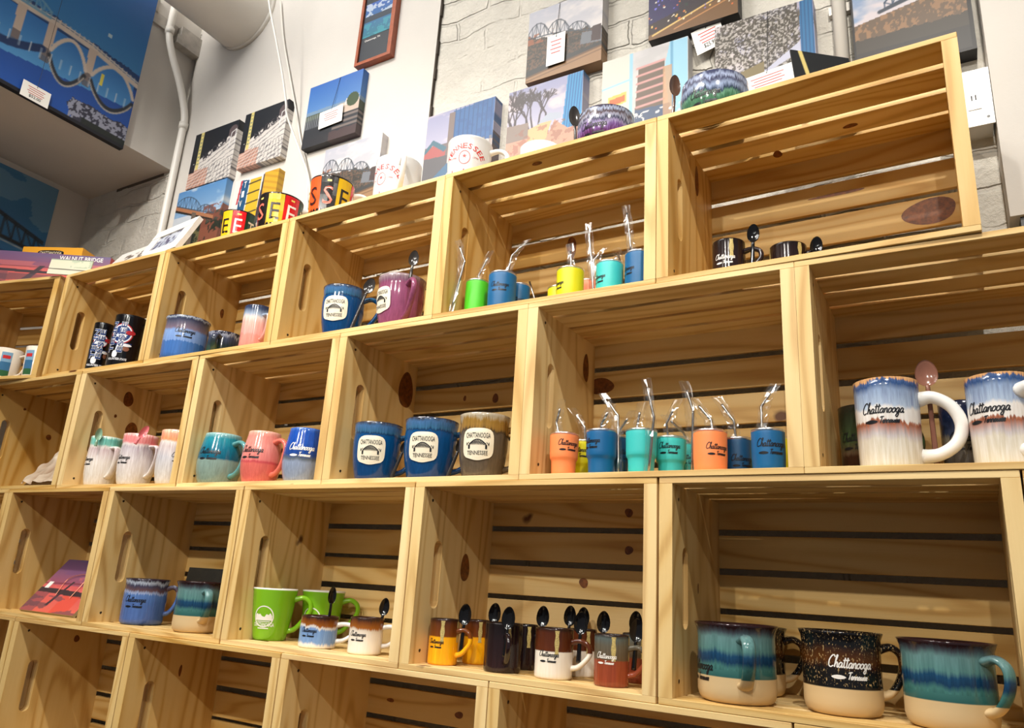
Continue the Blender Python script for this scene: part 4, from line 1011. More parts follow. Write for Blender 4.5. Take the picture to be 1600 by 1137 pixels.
for i, (pts, lb, g, sl) in enumerate([
    ([(.040, .022, .6500), (.0640, .022, .7540), (.0490, .022, .7890)], 'long wrapped metal straw leaning in front of the green mini tumbler', UG, 1),
    ([(.0680, .066, .7240), (.0690, .068, .7433), (.0863, .07, .7789)], 'bent metal straw poking out of the green mini tumbler', UG, 1),
    ([(.1469, .05, .7240), (.1555, .05, .7614), (.1759, .05, .7781)], 'wrapped bent straw in the front blue mini tumbler, upper crate', UG, 1),
    ([(.2990, .120, .7140), (.2980, .12, .7561), (.309, .12, .7672)], 'curved metal straw in the coral mini tumbler', UG, 1),
    ([(.3190, .082, .6460), (.3060, .09, .752), (.2950, .1, .8138)], 'tall wrapped straw standing between the yellow and aqua mini tumblers', UG, 1),
    ([(.4060, .045, .7150), (.3960, .045, .8000)], 'straight wrapped straw beside the blue mini tumbler near the board', UG, 1),
    ([(.3780, .062, .7120), (.3641, .08, .7432)], 'short bent straw leaning out of the aqua mini tumbler', UG, 1),
    ([(.2820, .058, .7110), (.2772, .06, .7537)], 'crumpled sleeve and straw on the bright yellow mini tumbler', UG, 1),
    ([(.1760, .150, .6480), (.1401, .15, .7493)], 'thin straw leaning at the back between the blue and yellow mini tumblers', UG, 0),
    ([(.2760, .048, .4020), (.2690, .05, .4242), (.2747, .05, .449)], 'metal straw in the leftmost orange stepped tumbler', LG, 1),
    ([(.3020, .100, .3990), (.3000, .1, .4237), (.283, .1, .4482)], 'bent metal straw in the yellow mini tumbler, lower crate', LG, 1),
    ([(.3560, .045, .4030), (.3568, .045, .4159), (.3679, .045, .4351)], 'short bent straw in the blue stepped tumbler', LG, 1),
    ([(.3860, .052, .3285), (.3760, .07, .4339), (.3500, .08, .4672)], 'long pale curved straw rising beside the blue stepped tumbler', LG, 1),
    ([(.3660, .092, .4010), (.3728, .09, .4157), (.3853, .09, .433)], 'bent metal straw in the navy tumbler behind', LG, 1),
    ([(.4220, .046, .4000), (.4185, .05, .4100), (.4227, .05, .4327)], 'dark straw tip over the plain aqua stepped tumbler', LG, 1),
    ([(.4533, .012, .3285), (.4609, .012, .4134), (.4499, .012, .4622)], 'longest wrapped straw, standing right against the plain aqua stepped tumbler', LG, 1),
    ([(.4600, .082, .3940), (.4582, .08, .4179), (.4702, .08, .4431)], 'bent metal straw in the lettered aqua tumbler', LG, 1),
    ([(.4770, .138, .3950), (.4733, .12, .4106), (.4591, .10, .4265)], 'curved straw in the half hidden aqua tumbler', LG, 1),
    ([(.5060, .060, .3285), (.5090, .06, .4316), (.4986, .06, .4664)], 'tall steel straw standing left of the straight orange tumbler', LG, 1),
    ([(.5440, .048, .3930), (.5403, .05, .4131), (.5213, .05, .4369)], 'bent metal straw in the straight orange tumbler', LG, 1),
    ([(.5710, .080, .3860), (.5682, .08, .416), (.5496, .08, .4442)], 'bent metal straw in the navy straight tumbler', LG, 1),
    ([(.6190, .042, .3890), (.6187, .045, .4272), (.6325, .045, .4481)], 'bent metal straw in the rightmost blue tumbler', LG, 1)]):
    straw(pts, lb, g, bool(sl), 30 + i)

# ------------------------------------------------------------------ painted pictures (canvas prints)
def lattice(nx, ny, N, M, seed):
    r = np.random.RandomState(seed).rand(ny + 2, nx + 2)
    X = np.linspace(0, nx, N); Y = np.linspace(0, ny, M); xi = X.astype(int); yi = Y.astype(int); fx = X - xi; fy = (Y - yi)[:, None]
    fx = fx * fx * (3 - 2 * fx); fy = fy * fy * (3 - 2 * fy)
    a = r[yi][:, xi]; b = r[yi][:, xi + 1]; c = r[yi + 1][:, xi]; d = r[yi + 1][:, xi + 1]
    return (a * (1 - fx) + b * fx) * (1 - fy) + (c * (1 - fx) + d * fx) * fy
class Art:
    """a picture painted on a grid of points: u to the right, v up"""
    def __init__(s, N=110, M=110):
        s.N, s.M = N, M; s.U, s.V = np.meshgrid(np.linspace(0, 1, N), np.linspace(0, 1, M)); s.C = np.zeros((M, N, 3))
    def noise(s, nx, ny, seed, o=3):
        a = 0; w = 1; t = 0
        for k in range(o): a = a + w * lattice(nx * 2 ** k, ny * 2 ** k, s.N, s.M, seed + k); t += w; w *= .55
        return a / t
    def fill(s, mask, rgb, a=1.0):
        k = (np.asarray(mask, float) * a)[..., None]; s.C = s.C * (1 - k) + np.array(rgb, float) * k
    def grad(s, c0, c1, mask=None, t=None):
        t = s.V if t is None else np.clip(t, 0, 1)
        g = np.array(c0) * (1 - t[..., None]) + np.array(c1) * t[..., None]
        k = np.ones_like(s.V) if mask is None else np.asarray(mask, float); s.C = s.C * (1 - k[..., None]) + g * k[..., None]
    def line(s, p, q, w, rgb, a=1.0):
        p, q = np.array(p, float), np.array(q, float); d = q - p; L = (d @ d) or 1e-9
        t = np.clip(((s.U - p[0]) * d[0] + (s.V - p[1]) * d[1]) / L, 0, 1)
        e = np.hypot(s.U - p[0] - t * d[0], s.V - p[1] - t * d[1])
        s.fill(np.clip((w - e) * s.N * .9 + .5, 0, 1), rgb, a)
    def path(s, pts, w, rgb, a=1.0):
        for p, q in zip(pts[:-1], pts[1:]): s.line(p, q, w, rgb, a)
    def poly(s, pts, rgb, a=1.0):
        m = np.zeros_like(s.U, bool); n = len(pts)
        for i in range(n):
            (x0, y0), (x1, y1) = pts[i], pts[(i + 1) % n]
            if y0 == y1: continue
            m ^= ((y0 > s.V) != (y1 > s.V)) & (s.U < (x1 - x0) * (s.V - y0) / (y1 - y0) + x0)
        s.fill(m, rgb, a)
def cloudy(A, c0, c1, cc, seed, lo=.5):
    A.grad(c0, c1); n = A.noise(3, 6, seed, 4); A.fill(np.clip((n - lo) * 5, 0, 1), cc, .8)
def truss(A, x0, x1, y0, y1, h, n, col, w=.006):
    a = lambda t: (x0 + (x1 - x0) * t, y0 + (y1 - y0) * t)
    top = lambda t, k: (a(t)[0], a(t)[1] + h * k)
    A.line(a(0), a(1), w * 1.3, col); prev = None
    for i in range(n + 1):
        t = i / n; k = math.sin(math.pi * (i / n * .9 + .05)) ** .6; p = top(t, k); A.line(a(t), p, w * .7, col)
        if prev is not None: A.line(prev, p, w, col); A.line(prev if i % 2 else a((i - 1) / n), a(t) if i % 2 else p, w * .6, col)
        prev = p
def branches(A, x, y, ang, L, d, col, rr, w):
    if d == 0: return
    q = (x + L * math.cos(ang), y + L * math.sin(ang)); A.line((x, y), q, w, col)
    for k in range(2 if d > 4 else 3): branches(A, q[0], q[1], ang + rr.uniform(-.6, .6), L * rr.uniform(.62, .84), d - 1, col, rr, w * .72)
def art_marquee():
    A = Art(); A.grad((20, 24, 30), (22, 26, 34)); U, V = A.U, A.V
    edge = .38 + .42 * U + .03 * np.sign(np.sin(U * 32)); n = A.noise(8, 20, 3)
    A.fill(V < edge, (226, 220, 214)); A.fill((V < edge) & (np.sin((V - .42 * U) * 70 + n * 6) > .55), (120, 116, 120), .7)
    A.fill((V < .34 - .1 * U) & (U < .45), (206, 140, 116), .7)
    for i in range(14): A.line((.05 + i * .09, 0), (.3 + i * .06, .34), .004, (70, 66, 72))
    for i in range(6): A.line((0, .03 + .05 * i), (1, .1 + .09 * i), .005, (236, 232, 226))
    A.line((.17, .35), (.17, 1), .035, (232, 214, 130)); 
    for i in range(9): A.fill((np.abs(U - .17) < .018) & (np.abs(V - .42 - i * .065) < .012), (90, 120, 130), .7)
    A.fill((U < .12) & (V < .44) & (V > .28), (34, 32, 36)); A.fill(np.hypot(U - .9, (V - .83) * .8) < .09 * (1 + .5 * (n - .5)), (96, 82, 84))
    A.path([(.85, .55), (.88, .8), (.97, .84), (.97, .6)], .008, (240, 240, 240))
    return A
def art_truss(ground=True):
    A = Art(130, 130); cloudy(A, (214, 208, 206), (188, 190, 204), (232, 226, 224), 7, .45); U, V = A.U, A.V
    n = A.noise(10, 10, 21, 4); f = A.noise(50, 50, 98, 2); hill = .64 - .18 * U + .16 * (n - .5)
    A.fill(V < hill, (62, 56, 48)); A.fill((V < hill) & (f > .54), (116, 84, 62), .75); A.fill((V < hill) & (n < .4), (34, 34, 30), .7)
    A.fill((U < .35) & (V < .66) & (V > .52) & (n > .5), (168, 96, 60), .8)
    truss(A, .0, .28, .62, .60, .20, 5, (52, 62, 74)); truss(A, .28, .56, .60, .55, .19, 5, (52, 62, 74)); truss(A, .56, .84, .55, .46, .13, 5, (60, 70, 82))
    A.poly([(.72, .30), (1, .26), (1, .42), (.74, .46)], (116, 120, 128)); A.poly([(.86, .3), (.99, .28), (.99, .5), (.88, .5)], (66, 46, 44))
    A.fill(V < .16 + .10 * U, (50, 50, 50)); A.fill(V < .07 + .13 * U, (158, 120, 82)); A.line((0, .07), (1, .2), .012, (104, 74, 48)); A.line((0, .02), (1, .15), .006, (110, 80, 52))
    return A
def art_river():
    A = Art(); A.grad((60, 90, 150), (36, 106, 196)); U, V = A.U, A.V; n = A.noise(9, 9, 5, 4)
    A.grad((90, 140, 200), (40, 104, 190), V > .5, (V - .5) * 2)
    A.fill(V < .55 + .04 * n, (120, 150, 180)); A.fill(V < .50 + .03 * n, (66, 78, 60)); A.poly([(.5, .34), (1, .3), (1, .56), (.6, .54)], (206, 186, 170)); A.poly([(.72, .5), (.98, .5), (.98, .62), (.75, .6)], (228, 220, 214))
    A.fill(np.hypot((U - .87), (V - .56)) < .11, (52, 74, 42)); A.fill(V < .38, (34, 38, 48)); A.fill((V < .38) & (U > .55) & (np.sin(V * 80) > 0), (178, 156, 142), .6); A.fill(V < .1 + .08 * n, (70, 50, 52)); A.fill((U < .5) & (V < .44), (28, 32, 40), .85)
    for i in range(12): A.line((.02 + i * .035, .3), (.02 + i * .035, .5), .004, (200, 206, 214))
    return A
def art_bluebridge():
    A = Art(); cloudy(A, (200, 214, 228), (90, 146, 204), (236, 238, 240), 17, .55); U, V = A.U, A.V; n = A.noise(12, 12, 9, 4)
    A.fill(V < .5, (70, 70, 60)); A.fill((V < .55) & (U < .5) & (V > .32), (208, 216, 226)); A.fill((V < .30 + .1 * n), (36, 42, 30)); A.fill((V < .25) & (n > .5), (120, 112, 70), .8); A.fill((V < .62) & (U > .62) & (n > .44), (140, 76, 58), .85)
    A.poly([(0, .78), (0, .66), (.85, .36), (.85, .42)], (178, 120, 84)); A.poly([(0, .70), (0, .66), (.85, .34), (.85, .37)], (40, 34, 30)); truss(A, .02, .55, .76, .56, .2, 8, (60, 80, 100)); truss(A, .5, .85, .58, .46, .12, 6, (70, 84, 100))
    A.poly([(.38, .0), (.47, .0), (.47, .55), (.38, .58)], (110, 96, 84)); A.fill((U < .35) & (V < .4) & (n > .45), (30, 44, 26), .9)
    return A
def art_sign():
    A = Art(); A.grad((238, 236, 232), (236, 234, 232)); U, V = A.U, A.V
    A.poly([(.12, 0), (.30, 0), (.34, .95), (.18, .98)], (24, 84, 128)); A.poly([(.10, .55), (.14, .55), (.18, .98), (.14, .98)], (196, 40, 60))
    A.poly([(.32, 0), (.62, 0), (.62, .95), (.36, .95)], (224, 186, 40))
    for i in range(5): A.line((.34, .15 + i * .18), (.6, .17 + i * .18), .012, (50, 44, 40))
    A.poly([(.6, 0), (.68, 0), (.78, 1), (.66, .98)], (64, 50, 60)); A.fill((U > .68), (222, 176, 44)); A.fill((U > .68) & (np.sin(V * 60 + U * 20) > .3), (196, 140, 34), .6)
    A.poly([(.62, 0), (.9, 0), (.7, .5)], (70, 60, 50)); return A
def art_tower(kind):
    A = Art(130, 130); cloudy(A, (206, 200, 214), (150, 152, 186), (222, 206, 206), 31 + kind, .5); U, V = A.U, A.V; n = A.noise(14, 14, 40 + kind, 4); rr = random.Random(kind)
    if kind == 0:
        A.fill(V < .52, (112, 100, 104)); A.poly([(.40, .3), (.40, .97), (1, 1), (1, .3)], (40, 96, 156))
        for i in range(9): A.line((.43 + i * .066, .3), (.43 + i * .066, 1), .006, (24, 70, 124))
        A.fill((U > .4) & (V > .3) & (n > .55), (30, 80, 140), .6); A.poly([(.34, .3), (.34, .96), (.42, .96), (.42, .3)], (120, 104, 100))
        A.poly([(.0, .42), (.15, .56), (.32, .42), (.32, 0), (0, 0)], (170, 84, 84)); A.poly([(-.02, .46), (.12, .62), (.34, .46), (.3, .4), (.12, .54), (0, .42)], (60, 104, 124)); A.poly([(0, 0), (.36, 0), (.36, .34), (0, .36)], (88, 86, 92))
        A.poly([(.36, 0), (1, 0), (1, .4), (.36, .5)], (214, 196, 190)); A.fill((U > .36) & (V < .45) & (np.sin(U * 60) > .2), (140, 126, 120), .7); A.poly([(.1, 0), (.3, 0), (.6, .3), (.5, .34)], (60, 104, 140))
    elif kind == 1:
        for i in range(10): branches(A, rr.uniform(0, .55), .38, 1.57 + rr.uniform(-.5, .4), .17, 6, (66, 56, 58), rr, .011)
        A.poly([(.74, .2), (.80, 1), (1, 1), (1, .0)], (44, 140, 196))
        for i in range(6): A.line((.77 + i * .035, .2), (.82 + i * .035, 1), .006, (20, 92, 150))
        A.poly([(0, .25), (.3, .25), (.3, .48), (0, .5)], (140, 124, 116)); A.fill(V < .26, (206, 150, 128)); A.poly([(.3, 0), (.3, .38), (.62, .46), (.55, .2), (.4, 0)], (216, 178, 130)); A.poly([(.55, .2), (.65, .42), (.95, .14), (.9, 0), (.5, 0)], (196, 150, 126)); A.fill((V < .4) & (n > .56), (150, 100, 84), .6)
        A.poly([(.42, .42), (.56, .54), (.74, .5), (.74, .42)], (170, 178, 194))
    else:
        for i in range(12): branches(A, rr.uniform(0, .9), .3, 1.57 + rr.uniform(-.4, .4), .19, 6, (92, 84, 74), rr, .011)
        f = A.noise(60, 60, 99, 2); A.fill((n > .42) & (V > .26) & (U < .85), (104, 98, 84), .6); A.fill((f > .52) & (V > .28) & (U < .85), (64, 58, 50), .75); A.fill((f < .42) & (V > .28) & (U < .85), (206, 200, 196), .7); A.fill(V < .22, (150, 158, 130)); A.poly([(.05, .05), (.5, .2), (.5, .4), (.1, .3)], (132, 118, 84)); A.poly([(.5, .08), (.86, .1), (.86, .3), (.5, .2)], (196, 204, 140)); A.poly([(.5, .24), (.86, .4), (.86, .52), (.5, .28)], (198, 200, 220))
        A.poly([(.86, .0), (.87, 1), (1, 1), (1, 0)], (40, 112, 164))
        for i in range(4): A.line((.875 + i * .035, 0), (.885 + i * .035, 1), .005, (22, 78, 130))
        A.fill((V < .12) & (U > .4), (238, 236, 232))
    return A
def art_street():
    A = Art(); cloudy(A, (206, 204, 198), (202, 200, 202), (186, 184, 186), 60); U, V = A.U, A.V; n = A.noise(20, 20, 61)
    A.fill(U < .36, (214, 210, 200)); A.line((.35, 0), (.35, 1), .02, (150, 200, 226)); A.line((0, .62), (.35, .66), .014, (160, 206, 230)); A.poly([(.08, .36), (.3, .38), (.3, .52), (.08, .50)], (240, 190, 90)); A.poly([(.1, .38), (.28, .4), (.28, .48), (.1, .46)], (222, 104, 50))
    A.poly([(.40, .22), (.72, .22), (.74, .80), (.44, .78)], (104, 88, 76))
    for i in range(6): A.line((.42, .27 + i * .1), (.73, .29 + i * .1), .014, (206, 150, 146))
    A.poly([(.74, .7), (.80, 1), (1, 1), (1, 0), (.8, 0)], (152, 204, 230)); A.line((.82, 0), (.82, 1), .014, (100, 160, 196)); A.poly([(.4, 0), (.8, 0), (.8, .22), (.4, .24)], (66, 84, 116)); A.fill((U > .72) & (U < .82) & (V < .7), (196, 150, 110), .8); A.fill((V < .2) & (U > .4) & (n > .6), (220, 220, 220)); return A
def art_night():
    A = Art(); A.grad((60, 44, 34), (40, 44, 90)); U, V = A.U, A.V; n = A.noise(16, 16, 70, 4)
    A.fill((V > .22 + .15 * U) & (n > .45), (44, 66, 52), .8); A.fill((V > .2 + .2 * U) & (U < .35), (50, 40, 100), .8); A.poly([(0, 0), (1, 0), (1, .3), (0, .06)], (120, 86, 50)); A.line((.05, .05), (1, .34), .010, (240, 200, 120)); A.line((.3, .05), (1, .24), .006, (214, 150, 90))
    rr = random.Random(4)
    for i in range(60): A.fill(np.hypot(U - rr.random(), V - rr.uniform(.12, .7)) < rr.uniform(.006, .014), rr.choice([(255, 210, 120), (250, 240, 220), (230, 120, 60), (120, 120, 230)]))
    return A
def art_grass():
    A = Art(130, 130); cloudy(A, (210, 200, 208), (214, 206, 210), (120, 150, 190), 81, .52); U, V = A.U, A.V; n = A.noise(30, 24, 82, 3)
    A.fill(V < .52 + .25 * U * .6, (104, 84, 66)); A.fill((V < .52 + .15 * U) & (n > .52), (160, 120, 84), .8); A.fill(V < .34 + .05 * n, (66, 60, 54)); A.fill(V < .24, (52, 50, 50)); truss(A, .3, .98, .62, .80, .18, 10, (40, 62, 90), .008); A.line((.25, .60), (1, .76), .018, (50, 60, 76))
    A.fill((U < .02) | (U > .965) | (V < .03), (24, 22, 24)); return A
def art_bigbridge():
    A = Art(190, 190); U, V = A.U, A.V; A.grad((18, 84, 176), (8, 62, 140)); n = A.noise(22, 22, 90, 4)
    A.grad((60, 140, 204), (20, 92, 166), V > .46 - .0 * U, (V - .44) / .5)
    A.fill((V > .36) & (V < .50 - .06 * U + .03 * n), (24, 64, 120)); W = (226, 210, 196)
    A.grad((96, 170, 226), (30, 110, 196), (V < .42) & (V > .12 + .12 * U) & (U < .98), (V - .1) * 2.4)
    deck = [(.1, .45), (.353, .44), (.545, .452), (.73, .443), (1, .39)]
    A.path(deck, .014, W); A.path([(p[0], p[1] + .022) for p in deck], .004, (236, 228, 220))
    for i in range(26): x = .35 + i * .025; A.line((x, np.interp(x, [p[0] for p in deck], [p[1] for p in deck])), (x, np.interp(x, [p[0] for p in deck], [p[1] for p in deck]) + .03), .003, W)
    truss(A, .05, .5, .46, .46, .10, 12, (120, 170, 200), .005)
    for xc in (.375, .52, .735): A.poly([(xc - .018, .25), (xc + .018, .25), (xc + .022, .44), (xc - .022, .44)], (216, 196, 180)); A.fill((np.abs(U - xc) < .02) & (V < .3) & (V > .22), (110, 100, 104), .8)
    for x0, x1 in ((.54, .72), (.755, .99)):
        P = [(x0 + (x1 - x0) * t, .30 + .115 * math.sin(math.pi * t) ** .8) for t in np.linspace(0, 1, 15)]; A.path(P, .009, W)
        P = [(x0 + (x1 - x0) * t, .27 - .10 * math.sin(math.pi * t) ** .8) for t in np.linspace(0, 1, 15)]; A.path(P, .011, (34, 40, 52)); A.path([(p[0], p[1] - .014) for p in P], .004, (190, 180, 170))
    P = [(.1 + .4 * t, .28 - .07 * math.sin(math.pi * t)) for t in np.linspace(0, 1, 12)]; A.path(P, .02, (16, 52, 104)); 
    for i in range(16): x = .2 + i * .05; A.line((x, .28), (x, .23), .003, (230, 234, 240), .8)
    A.fill((U > .80) & (U < .815) & (V > .27) & (V < .34), (240, 226, 90)); A.fill(np.hypot(U - .797, V - .574) < .012, (190, 214, 224))
    n3 = A.noise(70, 70, 97, 2); A.fill((V < .115 + .03 * n) & (U > .64 + .1 * n), (50, 50, 70)); A.fill((V < .11 + .03 * n) & (U > .64 + .1 * n) & (n3 > .52), (176, 180, 200), .85); A.fill((V < .05) & (U > .76), (24, 34, 32)); A.fill(V < .018, (10, 14, 30)); return A
def art_steel():
    A = Art(); A.grad((20, 96, 150), (70, 130, 176)); U, V = A.U, A.V; n = A.noise(5, 8, 95); A.fill((V > .55) & (n > .5), (140, 176, 200), .5); A.fill(V < .26, (8, 74, 128))
    for k in (0, .02): A.line((0, .84 - k), (.98, .46 - k), .008, (26, 34, 44))
    A.line((0, .46), (.98, .34), .016, (20, 26, 34)); A.line((0, .43), (.98, .31), .006, (180, 186, 190))
    for i in range(13): x = i / 13; a = .84 - .39 * x; b = .46 - .12 * x; A.line((x, a), (x, b), .006, (26, 34, 44)); A.line((x, a), (x + 1 / 13, .46 - .12 * (x + 1 / 13)), .005, (30, 40, 50)) 
    A.line((0, .2), (.7, .08), .02, (188, 196, 192)); A.line((0, .16), (.7, .04), .014, (30, 40, 50)); return A
def art_sunset(seed=1):
    A = Art(120, 90); U, V = A.U, A.V; A.grad((236, 84, 80), (108, 92, 140)); n = A.noise(4, 8, 100 + seed, 4); A.grad((244, 110, 90), (214, 84, 110), V < .5); A.fill((V > .55) & (n > .5), (130, 84, 130), .6); A.fill((V > .35) & (V < .7) & (n > .52), (240, 120, 110), .6)
    A.line((0, .52), (1, .56), .008, (120, 40, 50)); A.fill(np.abs(V - .40 + .06 * U - .03 * (n - .5)) < .045, (64, 46, 54)); A.poly([(.36, .12), (.42, .12), (.52, .58), (.48, .58)], (70, 50, 60)); A.fill((U < .25) & (V < .35), (150, 80, 90), .7); A.fill((V < .3) & (n > .54), (96, 70, 84), .6); A.fill((V < .32) & (U > .55) & (U < .85) & (n < .55), (240, 84, 66), .8); return A
PIGMENT = None
def pigment():
    global PIGMENT
    if PIGMENT: return PIGMENT
    m, N, L, P = new_mat('printed_picture')
    a = N.new('ShaderNodeAttribute'); a.attribute_name = 'ink'; g = N.new('ShaderNodeMix'); g.data_type = 'RGBA'; g.blend_type = 'MULTIPLY'; g.inputs[0].default_value = 1; g.inputs[7].default_value = (.74, .74, .74, 1)
    L.new(a.outputs['Color'], g.inputs[6]); L.new(g.outputs[2], P.inputs['Base Color']); P.inputs['Roughness'].default_value = 0.5
    PIGMENT = m; return m
def picture(A, w, h, name, parent, th=0.025, wrapped=True, edge=None):
    """front picture in the local x-z plane facing -y, its sides carrying the edge colours"""
    N, M = A.N, A.M; v = []; c = []; f = []
    C = np.clip(A.C / 255, 0, 1); C = np.where(C <= .04045, C / 12.92, ((C + .055) / 1.055) ** 2.4)
    X = np.linspace(0, w, N); Z = np.linspace(0, h, M)
    for j in range(M):
        for i in range(N): v.append((X[i], 0, Z[j])); c.append(C[j, i])
    for j in range(M - 1):
        for i in range(N - 1): f.append((j * N + i, j * N + i + 1, (j + 1) * N + i + 1, (j + 1) * N + i))
    ring = [(0, i) for i in range(N)] + [(j, N - 1) for j in range(1, M)] + [(M - 1, i) for i in range(N - 2, -1, -1)] + [(j, 0) for j in range(M - 2, 0, -1)]
    k = len(v); R = len(ring); ec = None if edge is None else np.array(lin(edge))
    for (j, i) in ring: v.append((X[i], 0, Z[j])); c.append(C[j, i] if ec is None else ec)
    for (j, i) in ring: v.append((X[i], th, Z[j])); c.append(C[j, i] if ec is None else ec)
    for q in range(R): f.append((k + (q + 1) % R, k + q, k + R + q, k + R + (q + 1) % R))
    f.append(tuple(k + R + q for q in range(R - 1, -1, -1)))
    o = link_mesh(name, v, f, pigment(), parent)
    col = o.data.color_attributes.new('ink', 'FLOAT_COLOR', 'POINT')
    col.data.foreach_set('color', np.concatenate([np.array(c), np.ones((len(c), 1))], 1).astype('f').ravel())
    return o
CARD = plain('card_white', (240, 238, 232), .5)
THREAD = plain('thread', (40, 40, 44), .6)
def price_tag(parent, x, z, w, h, tilt=0.0, text=True, string=None, y=-.006, price=None):
    T = Matrix.Translation((x, y, z)) @ Matrix.Rotation(tilt, 4, 'Y')
    m = MB(); m.box((-w / 2, 0, -h / 2), (w / 2, .0006, h / 2), 0, T)
    for i in range(4 if text else 0):
        zz = h * .26 - i * h * .13; ww = w * (.30 - .05 * (i % 2)); m.box((-ww, -.0003, zz), (ww, 0, zz + h * .035), 1, T)
    m.box((-.0012, -.0004, h * .40), (.0012, 0, h * .44), 2, T)
    o = m.build('price_tag', [CARD, RED_INK, THREAD], parent)
    if price:
        vf = block(price, h * .2, w * .42, .01); M_ = T
        link_mesh('price', [M_ @ Vector((p[0], -.0006, p[1] - h * .28)) for p in vf[0]], vf[1], INKS['b'], o)
    if string:
        m = MB(); m.tube([T @ Vector((0, -.0002, h * .42)), Vector((x, y, z + h / 2 + .004)), Vector((string[0], -.001, string[1]))], .0006, n=6); m.build('tag_string', THREAD, o)
    return o
def canvas(A, x0, z0, x1, z1, label, y=.275, th=None, cat='canvas print', edge=None, group='small canvas prints hung on the wall'):
    T = thing('canvas_print', label, cat, (x0, y, z0), group=group)
    picture(A, x1 - x0, z1 - z0, 'printed_canvas', T, th if th else ((.299 if x0 < -.3 else WALL_Y) - y), edge=edge)
    return T
def flat_text(word, hgt, wid, parent, x, z, mat, y=-.0006, ang=0.0, name='lettering'):
    vf = shift(block(word, hgt, wid, .012), x, z, ang)
    return link_mesh(name, [(p[0], y, p[1]) for p in vf[0]], vf[1], mat, parent)

T = canvas(art_river(), -.7592, 1.3735, -.5436, 1.5912, 'square canvas of blue sky over a city river with a white tag', th=.024)
price_tag(T, .113, .078, .093, .058, -.05, string=(.125, .216))
lamp_white = plain('sign_ink', (60, 56, 60), .5)
for a, lb in ((( -1.0490, 1.3765, -.8492, 1.5813), 'canvas of a black sky over a white marquee, right one, touched by the cord'), ((-1.2983, 1.3617, -1.0797, 1.5743), 'canvas of a black sky over a white marquee, nearest the pipe')):
    T = canvas(art_marquee(), *a, lb, th=.024); flat_text('NOOGA', .024, .115, T, .115, .128, lamp_white, ang=.38)
canvas(art_bluebridge(), -1.3280, 1.1391, -1.0856, 1.3567, 'canvas of a rusty footbridge under a blue sky, lowest beside the pipe', th=.024)
canvas(art_truss(), -.6524, 1.1351, -.4357, 1.3419, 'canvas of a steel truss bridge under pale clouds, behind the panelled letter mug', th=.024)
T = canvas(art_sign(), -1.0391, 1.1391, -.8423, 1.3320, 'canvas of a blue and yellow theatre sign, behind the letter mugs', th=.024)
for i, ch in enumerate('TIVOL'): flat_text(ch, .022, .011, T, .050 - .004 * i, .170 - i * .033, INKS['w'])
canvas(art_tower(0), -.2785, 1.1391, -.0648, 1.3439, 'canvas of a dark blue tower over rooftops, behind the white star mug')
canvas(art_tower(1), -.0233, 1.1391, .1825, 1.3389, 'canvas of bare trees and a light blue tower, left of the purple bowl')
T = canvas(art_truss(), .0216, 1.3523, .2275, 1.5644, 'canvas of a truss bridge and wooden walkway with a tall white tag, on the brick')
price_tag(T, .085, .070, .050, .088, 0, string=(.088, .21), text=True)
canvas(art_street(), .2325, 1.1371, .4377, 1.3419, 'canvas of a pale street front in light blue, between the two soup bowls')
T = canvas(art_night(), .3452, 1.3617, .5490, 1.5743, 'canvas of city lights at night with black edges, top of the picture', edge=(16, 14, 16))
price_tag(T, .135, -.030, .066, .066, -.22, y=.012, price='$25.99', string=(.135, .004))
T = canvas(art_tower(2), .4975, 1.1391, .6988, 1.3399, 'canvas of leafless trees beside a blue tower, behind the green bowl')
price_tag(T, .108, .025, .110, .05, -.1, string=(.112, .20))
canvas(art_grass(), .7676, 1.1193, .9667, 1.3468, 'dark framed canvas of a meadow and bridge at the upper right', edge=(16, 15, 18), group='')
# framed narrow picture near the top
T = thing('framed_picture', 'narrow wooden framed picture of clouds over blue water, cut off by the top edge', 'picture', (-.5891, .284, 1.6139))
w, h = .1385, .317; m = MB()
for a, b in (((0, -.006, 0), (w, .015, .010)), ((0, -.006, h - .010), (w, .015, h)), ((0, -.006, .010), (.010, .015, h - .010)), ((w - .014, -.006, .010), (w, .015, h - .010))): m.box(a, b)
m.build('frame', plain('red_brown_wood', (150, 70, 34), .4, noise=.2, nscale=60), T)
m = MB(); m.box((.010, 0, .010), (w - .014, .015, h - .010)); m.build('mat_board', plain('dark_mat', (24, 34, 46), .5), T)
A = Art(80, 100); A.grad((20, 120, 140), (40, 90, 180)); n = A.noise(6, 8, 3); A.fill((A.V > .6) & (n > .5), (220, 226, 236), .8); A.fill((A.V < .62) & (A.V > .45), (30, 50, 70)); A.fill((A.V < .4) & (n > .5), (50, 160, 176), .7)
p = picture(A, w - .032, .125, 'photo', T, .0005); p.location = (.014, -.0008, .098)
flat_text('Chattanooga, TN', .008, .06, T, .055, .085, INKS['w'], y=-.0005)

# big canvas on the soffit (faces the room sideways: its plane looks along +x)
T = thing('canvas_print', 'very large canvas of a lit arch bridge over deep blue water, upper left', 'canvas print', (-1.437, -.5, 1.464), (0, 0, math.pi / 2))
picture(art_bigbridge(), .615, .625, 'printed_canvas', T, .0195)
price_tag(T, .322, .018, .082, .052, .0, string=(.325, .60), y=-.008, price='$52.00')
T = thing('canvas_print', 'canvas of a dark steel truss bridge on blue, low on the left wall', 'canvas print', (-1.938, -.3, 1.06), (0, 0, math.pi / 2))
picture(art_steel(), .485, .405, 'printed_canvas', T, .0215)

